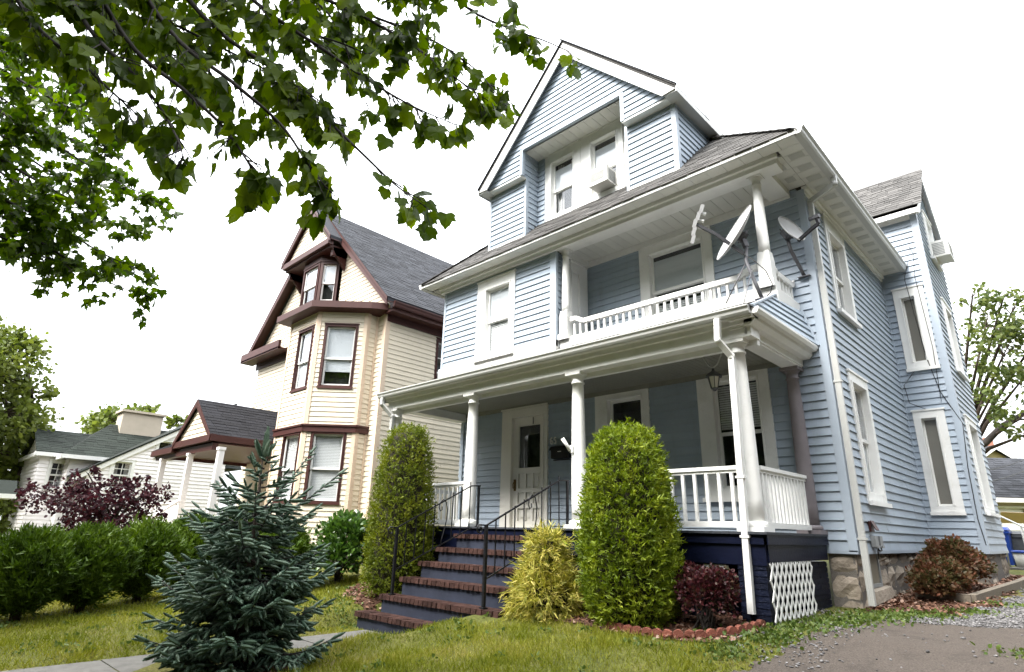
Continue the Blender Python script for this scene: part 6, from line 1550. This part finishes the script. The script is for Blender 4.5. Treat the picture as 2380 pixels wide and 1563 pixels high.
# low weeds and leaves in the bed
g = np.random.default_rng(17); P = []
for c, r, q in (((-.9, -3.0), .18, 90), ((-.15, -2.3), .35, 420), ((.05, -1.6), .3, 520), ((.25, -1.0), .35, 420), ((-.25, -2.9), .25, 400), ((.45, -.5), .4, 380), ((.75, -.1), .35, 260), ((1.1, .6), .3, 200), ((1.35, 1.8), .25, 120), ((-.45, -3.5), .3, 320), ((1.9, -2.2), .25, 60), ((-7.9, -3.7), .5, 300), ((-7.0, -4.1), .35, 160)):
    P.append(np.array(c) + g.normal(0, r * .6, (q, 2)))
P = np.concatenate(P); P = np.column_stack([P, gz(P[:, 0], P[:, 1]) + g.uniform(0, .03, len(P))])
cl = np.column_stack([g.uniform(-4.3, -.3, 60), g.uniform(-7.5, -3.6, 60)]); cl = np.concatenate([cl, np.column_stack([g.uniform(-11, -6.6, 60), g.uniform(-8.5, -3.2, 60)])])
i_ = g.integers(0, len(cl), 1500); W2_ = cl[i_] + g.normal(0, .055, (1500, 2)); W2_ = np.column_stack([W2_, gz(W2_[:, 0], W2_[:, 1]) + g.uniform(.01, .05, 1500)]); P = np.concatenate([P, W2_])
T = frames(np.column_stack([g.normal(0, 1, (len(P), 2)), g.uniform(.1, 1.2, len(P))]), g.uniform(0, 6.28, len(P))) * g.uniform(.025, .065, len(P))[:, None, None]
V, F = inst(*LEAF6, P, T); props(np_mesh('weeds', V, F, M['weed']), 'low green weeds growing between the porch base and the drive', 'weeds', kind='stuff')

# --- blue spruce on the lawn
SB = np.array([-4.50, -6.95, float(gz(-4.5, -6.95))])
sp = thing('blue_spruce', tuple(SB), 'young blue spruce with an uneven crown standing on the front lawn', 'tree')
g = np.random.default_rng(9)
k = MB(); topv = SB + (-.06, -.02, 2.36); k.tube([SB + (0, 0, -.1), SB + (0, 0, .2), SB + (.02, 0, 1.2), topv], [.075, .06, .035, .008], 9); k.build('trunk', M['bark'], sp)
def shoot_template(seed, nn=64):
    g_ = np.random.default_rng(seed); V, F = [], []
    for i in range(nn):
        y = i / nn * .97 + .02; a = g_.uniform(0, 6.28); r = .17 * (1 - .5 * max(0, y - .6) / .4) * g_.uniform(.85, 1.1)
        b_ = np.array([math.cos(a) * .012, y, math.sin(a) * .012]); tip = np.array([math.cos(a) * r, y + .09, math.sin(a) * r + .02]); s_ = np.array([-math.sin(a), 0, math.cos(a)]) * .022
        j = len(V); V += [b_ - s_, b_ + s_, tip]; F.append((j, j + 1, j + 2))
    for c0, c1, r0, r1 in ((0, .25, .03, .10), (.25, .75, .10, .10), (.75, 1.03, .10, .03)):
        j = len(V)
        for y, r in ((c0, r0), (c1, r1)): V += [np.array([r * math.cos(t), y, r * math.sin(t)]) for t in (0, 1.26, 2.51, 3.77, 5.03)]
        for q in range(5): F += [(j + q, j + (q + 1) % 5, j + 5 + (q + 1) % 5), (j + q, j + 5 + (q + 1) % 5, j + 5 + q)]
    return np.array(V), np.array(F)
SHOOTS = [shoot_template(i) for i in range(4)]
SP_, ST_, wood = [], [], MB()
def add_shoot(p, d, L):
    SP_.append(p); ST_.append(frames(nz(d)[None], np.array([g.uniform(0, 6.28)]))[0] * np.array([L * .85 + .03, L, L * .85 + .03]))
hts = np.concatenate([np.linspace(.10, 1.0, 50), np.linspace(1.0, 1.7, 30), np.linspace(1.7, 2.2, 10)])
for i, h in enumerate(hts):
    az = i * 2.39996 + g.normal(0, .25); 
    R0_ = np.interp(h, [0, .25, .6, 1.0, 1.3, 1.6, 1.9, 2.25], [.85, 1.05, .92, .84, .76, .60, .34, .12]) * g.uniform(.68, 1.06)
    el = np.interp(h, [0, .5, 1.2, 1.8, 2.5], [-.10, .02, .16, .38, .85]) + g.normal(0, .08)
    d = np.array([math.cos(az) * math.cos(el), math.sin(az) * math.cos(el), math.sin(el)]); o = SB + (0, 0, h)
    path = [o + d * R0_ * t + np.array([0, 0, -.14 * R0_ * math.sin(t * 2.6) + .10 * R0_ * t * t]) for t in np.linspace(0, 1, 8)]
    wood.tube(path, list(np.linspace(.014, .004, 8)), 5)
    nsh_ = max(3, int(R0_ / .045))
    for j in range(nsh_):
        t = .18 + .82 * (j + .5) / nsh_; p = np.array([np.interp(t, np.linspace(0, 1, 8), [q[c] for q in path]) for c in range(3)])
        sidev = nz(np.cross(d, (0, 0, 1))) * (1 if j % 2 else -1)
        bl = .30 * R0_ * (1.05 - t) + .07
        dd = nz(d * .75 + sidev * .8 + np.array([0, 0, g.normal(-.12, .18)]))
        if bl > .17 and h < 1.9:
            e = p + dd * bl + (0, 0, -.05 * bl); wood.tube([p, (p + e) / 2, e], [.005, .004, .003], 4, cap=False)
            for q in range(int(bl / .05)):
                u = (q + .8) / int(bl / .05); pp = p + (e - p) * min(u, 1); s2_ = nz(np.cross(dd, (0, 0, 1))) * (1 if q % 2 else -1)
                add_shoot(pp, nz(dd * .9 + s2_ * .7 + np.array([0, 0, g.normal(-.42, .25)])), g.uniform(.11, .18))
            add_shoot(e, nz(dd + np.array([0, 0, g.normal(-.15, .15)])), g.uniform(.13, .20))
        else: add_shoot(p, dd, g.uniform(.12, .19))
    add_shoot(path[-1], nz(path[-1] - path[-3] + np.array([0, 0, .02])), g.uniform(.12, .18))
for o_, tip in ((1.42, at(793, 1098, 7.75)), (1.62, at(724, 1050, 7.8)), (1.18, at(735, 1180, 7.6)), (1.45, at(508, 1125, 7.9)), (1.0, at(430, 1190, 7.8)), (.35, at(372, 1345, 7.6)), (.62, at(395, 1290, 7.7))):
    o = SB + (0, 0, o_); d = nz(tip - o); path = [o + (tip - o) * t + np.array([0, 0, -.05 * math.sin(3.1 * t)]) for t in np.linspace(0, 1, 8)]; wood.tube(path, list(np.linspace(.013, .004, 8)), 5); Lb = np.linalg.norm(tip - o)
    for j in range(int(Lb / .06)):
        t = .3 + .7 * (j + .5) / int(Lb / .06); sv_ = nz(np.cross(d, (0, 0, 1))) * (1 if j % 2 else -1); add_shoot(o + (tip - o) * t + (0, 0, -.05 * math.sin(3.1 * t)), nz(d * .9 + sv_ * .7 + np.array([0, 0, g.normal(-.35, .2)])), g.uniform(.09, .15))
    add_shoot(np.array(path[-1]) - d * .05, d, .16)
for k in range(5): a = k * 1.256; add_shoot(topv - (0, 0, .10), np.array([math.cos(a) * .6, math.sin(a) * .6, 1]), .26)
add_shoot(topv - (0, 0, .05), np.array([.1, 0, 1.0]), .34)
wood.build('branch', M['twig'], sp)
leaves_top(sp, 'shoot', np.array(SP_), np.array(ST_), SHOOTS, M['spruce'])

# --- lawn: blades of grass
g = np.random.default_rng(23)
def grass(n, x0, x1, y0, y1, h0, h1, w):
    x = g.uniform(x0, x1, n); y = g.uniform(y0, y1, n)
    keep = ~in_drive(x, y) & ~in_gravel(x, y) & ~in_mulch(x, y) & ~((x > -6.42) & (x < -5.0) & (y < -3.9)) & ~((x > -6.9) & (x < -3.6) & (y > -4.02) & (y < -2)) & (y < -2.35 + 0 * x)
    clump = .5 + .5 * np.sin(x * 1.9 + 1.7 * np.sin(y * 1.3)) * np.sin(y * 2.3 + np.sin(x * 2.7)); clump = clump * (.6 + .4 * np.sin(x * 5.3 + 2 * np.sin(y * 4.1)) * np.sin(y * 6.1 + x)); keep &= g.uniform(0, 1, n) < .42 + .75 * clump
    px_, py_, pz_ = project(np.column_stack([x, y, gz(x, y)])); keep &= (pz_ > .5) & (px_ > -30) & (px_ < 1054) & (py_ < 700)
    x, y, c = x[keep], y[keep], clump[keep]; P = np.column_stack([x, y, gz(x, y) - .004])
    D = np.column_stack([g.normal(0, .55, (len(x), 2)), np.ones(len(x))]); S = g.uniform(h0, h1, len(x)) * (.7 + .6 * c)
    return P, frames(D, g.uniform(0, 6.28, len(x)), w, 1, 1) * S[:, None, None]
A1 = grass(80000, -4.9, .2, -8.2, -2.9, .045, .10, .11); A2 = grass(110000, -13.5, -4.9, -9.6, -2.2, .05, .105, .13)
P = np.concatenate([A1[0], A2[0]]); T = np.concatenate([A1[1], A2[1]])
V, F = inst(*BLADE, P, T); props(np_mesh('lawn_grass', V, F, M['grass']), 'short mown yellow green grass of the front lawn', 'grass', kind='stuff')
# mulch and leaf litter
x = g.uniform(-9, 1.6, 60000); y = g.uniform(-8, 8.5, 60000); kp = in_mulch(x, y); x, y = x[kp], y[kp]
P = np.column_stack([x, y, gz(x, y) + .016 + g.uniform(0, .02, len(x))]); T = frames(np.column_stack([g.normal(0, 1, (len(x), 2)), g.normal(0, .35, len(x))]), g.uniform(-.7, .7, len(x))) * g.uniform(.03, .085, len(x))[:, None, None]
V, F = inst(*LEAF6, P, T); props(np_mesh('leaf_litter', V, F, M['litter']), 'brown dead leaves and bark mulch lying in the beds', 'leaf litter', kind='stuff')
# gravel stones, and a few crumbs on the asphalt
bm = bmesh.new(); bmesh.ops.create_icosphere(bm, subdivisions=1, radius=.5); sv = np.array([v.co[:] for v in bm.verts]); sf = np.array([[v.index for v in f.verts] for f in bm.faces]); bm.free()
sv *= (1, .8, .5)
x = np.concatenate([g.uniform(-.5, 5, 46000), g.uniform(-.3, 4.5, 350), g.uniform(-.6, .5, 700)]); y = np.concatenate([-1.7 + 10 * g.uniform(0, 1, 46000) ** 1.6, g.uniform(-5.5, -.9, 350), g.uniform(-3.6, -.5, 700)])
kp = in_gravel(x, y); kp[46000:] = True; px_, py_, pz_ = project(np.column_stack([x, y, gz(x, y)])); kp &= (px_ < 1044) & (py_ < 690); x, y = x[kp], y[kp]
S = np.clip(g.lognormal(-3.7, .40, len(x)), .012, .06); P = np.column_stack([x, y, gz(x, y) + .012 + S * .12])
T = frames(np.column_stack([g.normal(0, 1, (len(x), 2)), g.normal(0, .3, len(x))]), g.uniform(-.5, .5, len(x))) * S[:, None, None]
V, F = inst(sv, sf, P, T); props(np_mesh('gravel_stones', V, F, M['pebble']), 'loose dark grey gravel stones on the drive', 'gravel', kind='stuff')
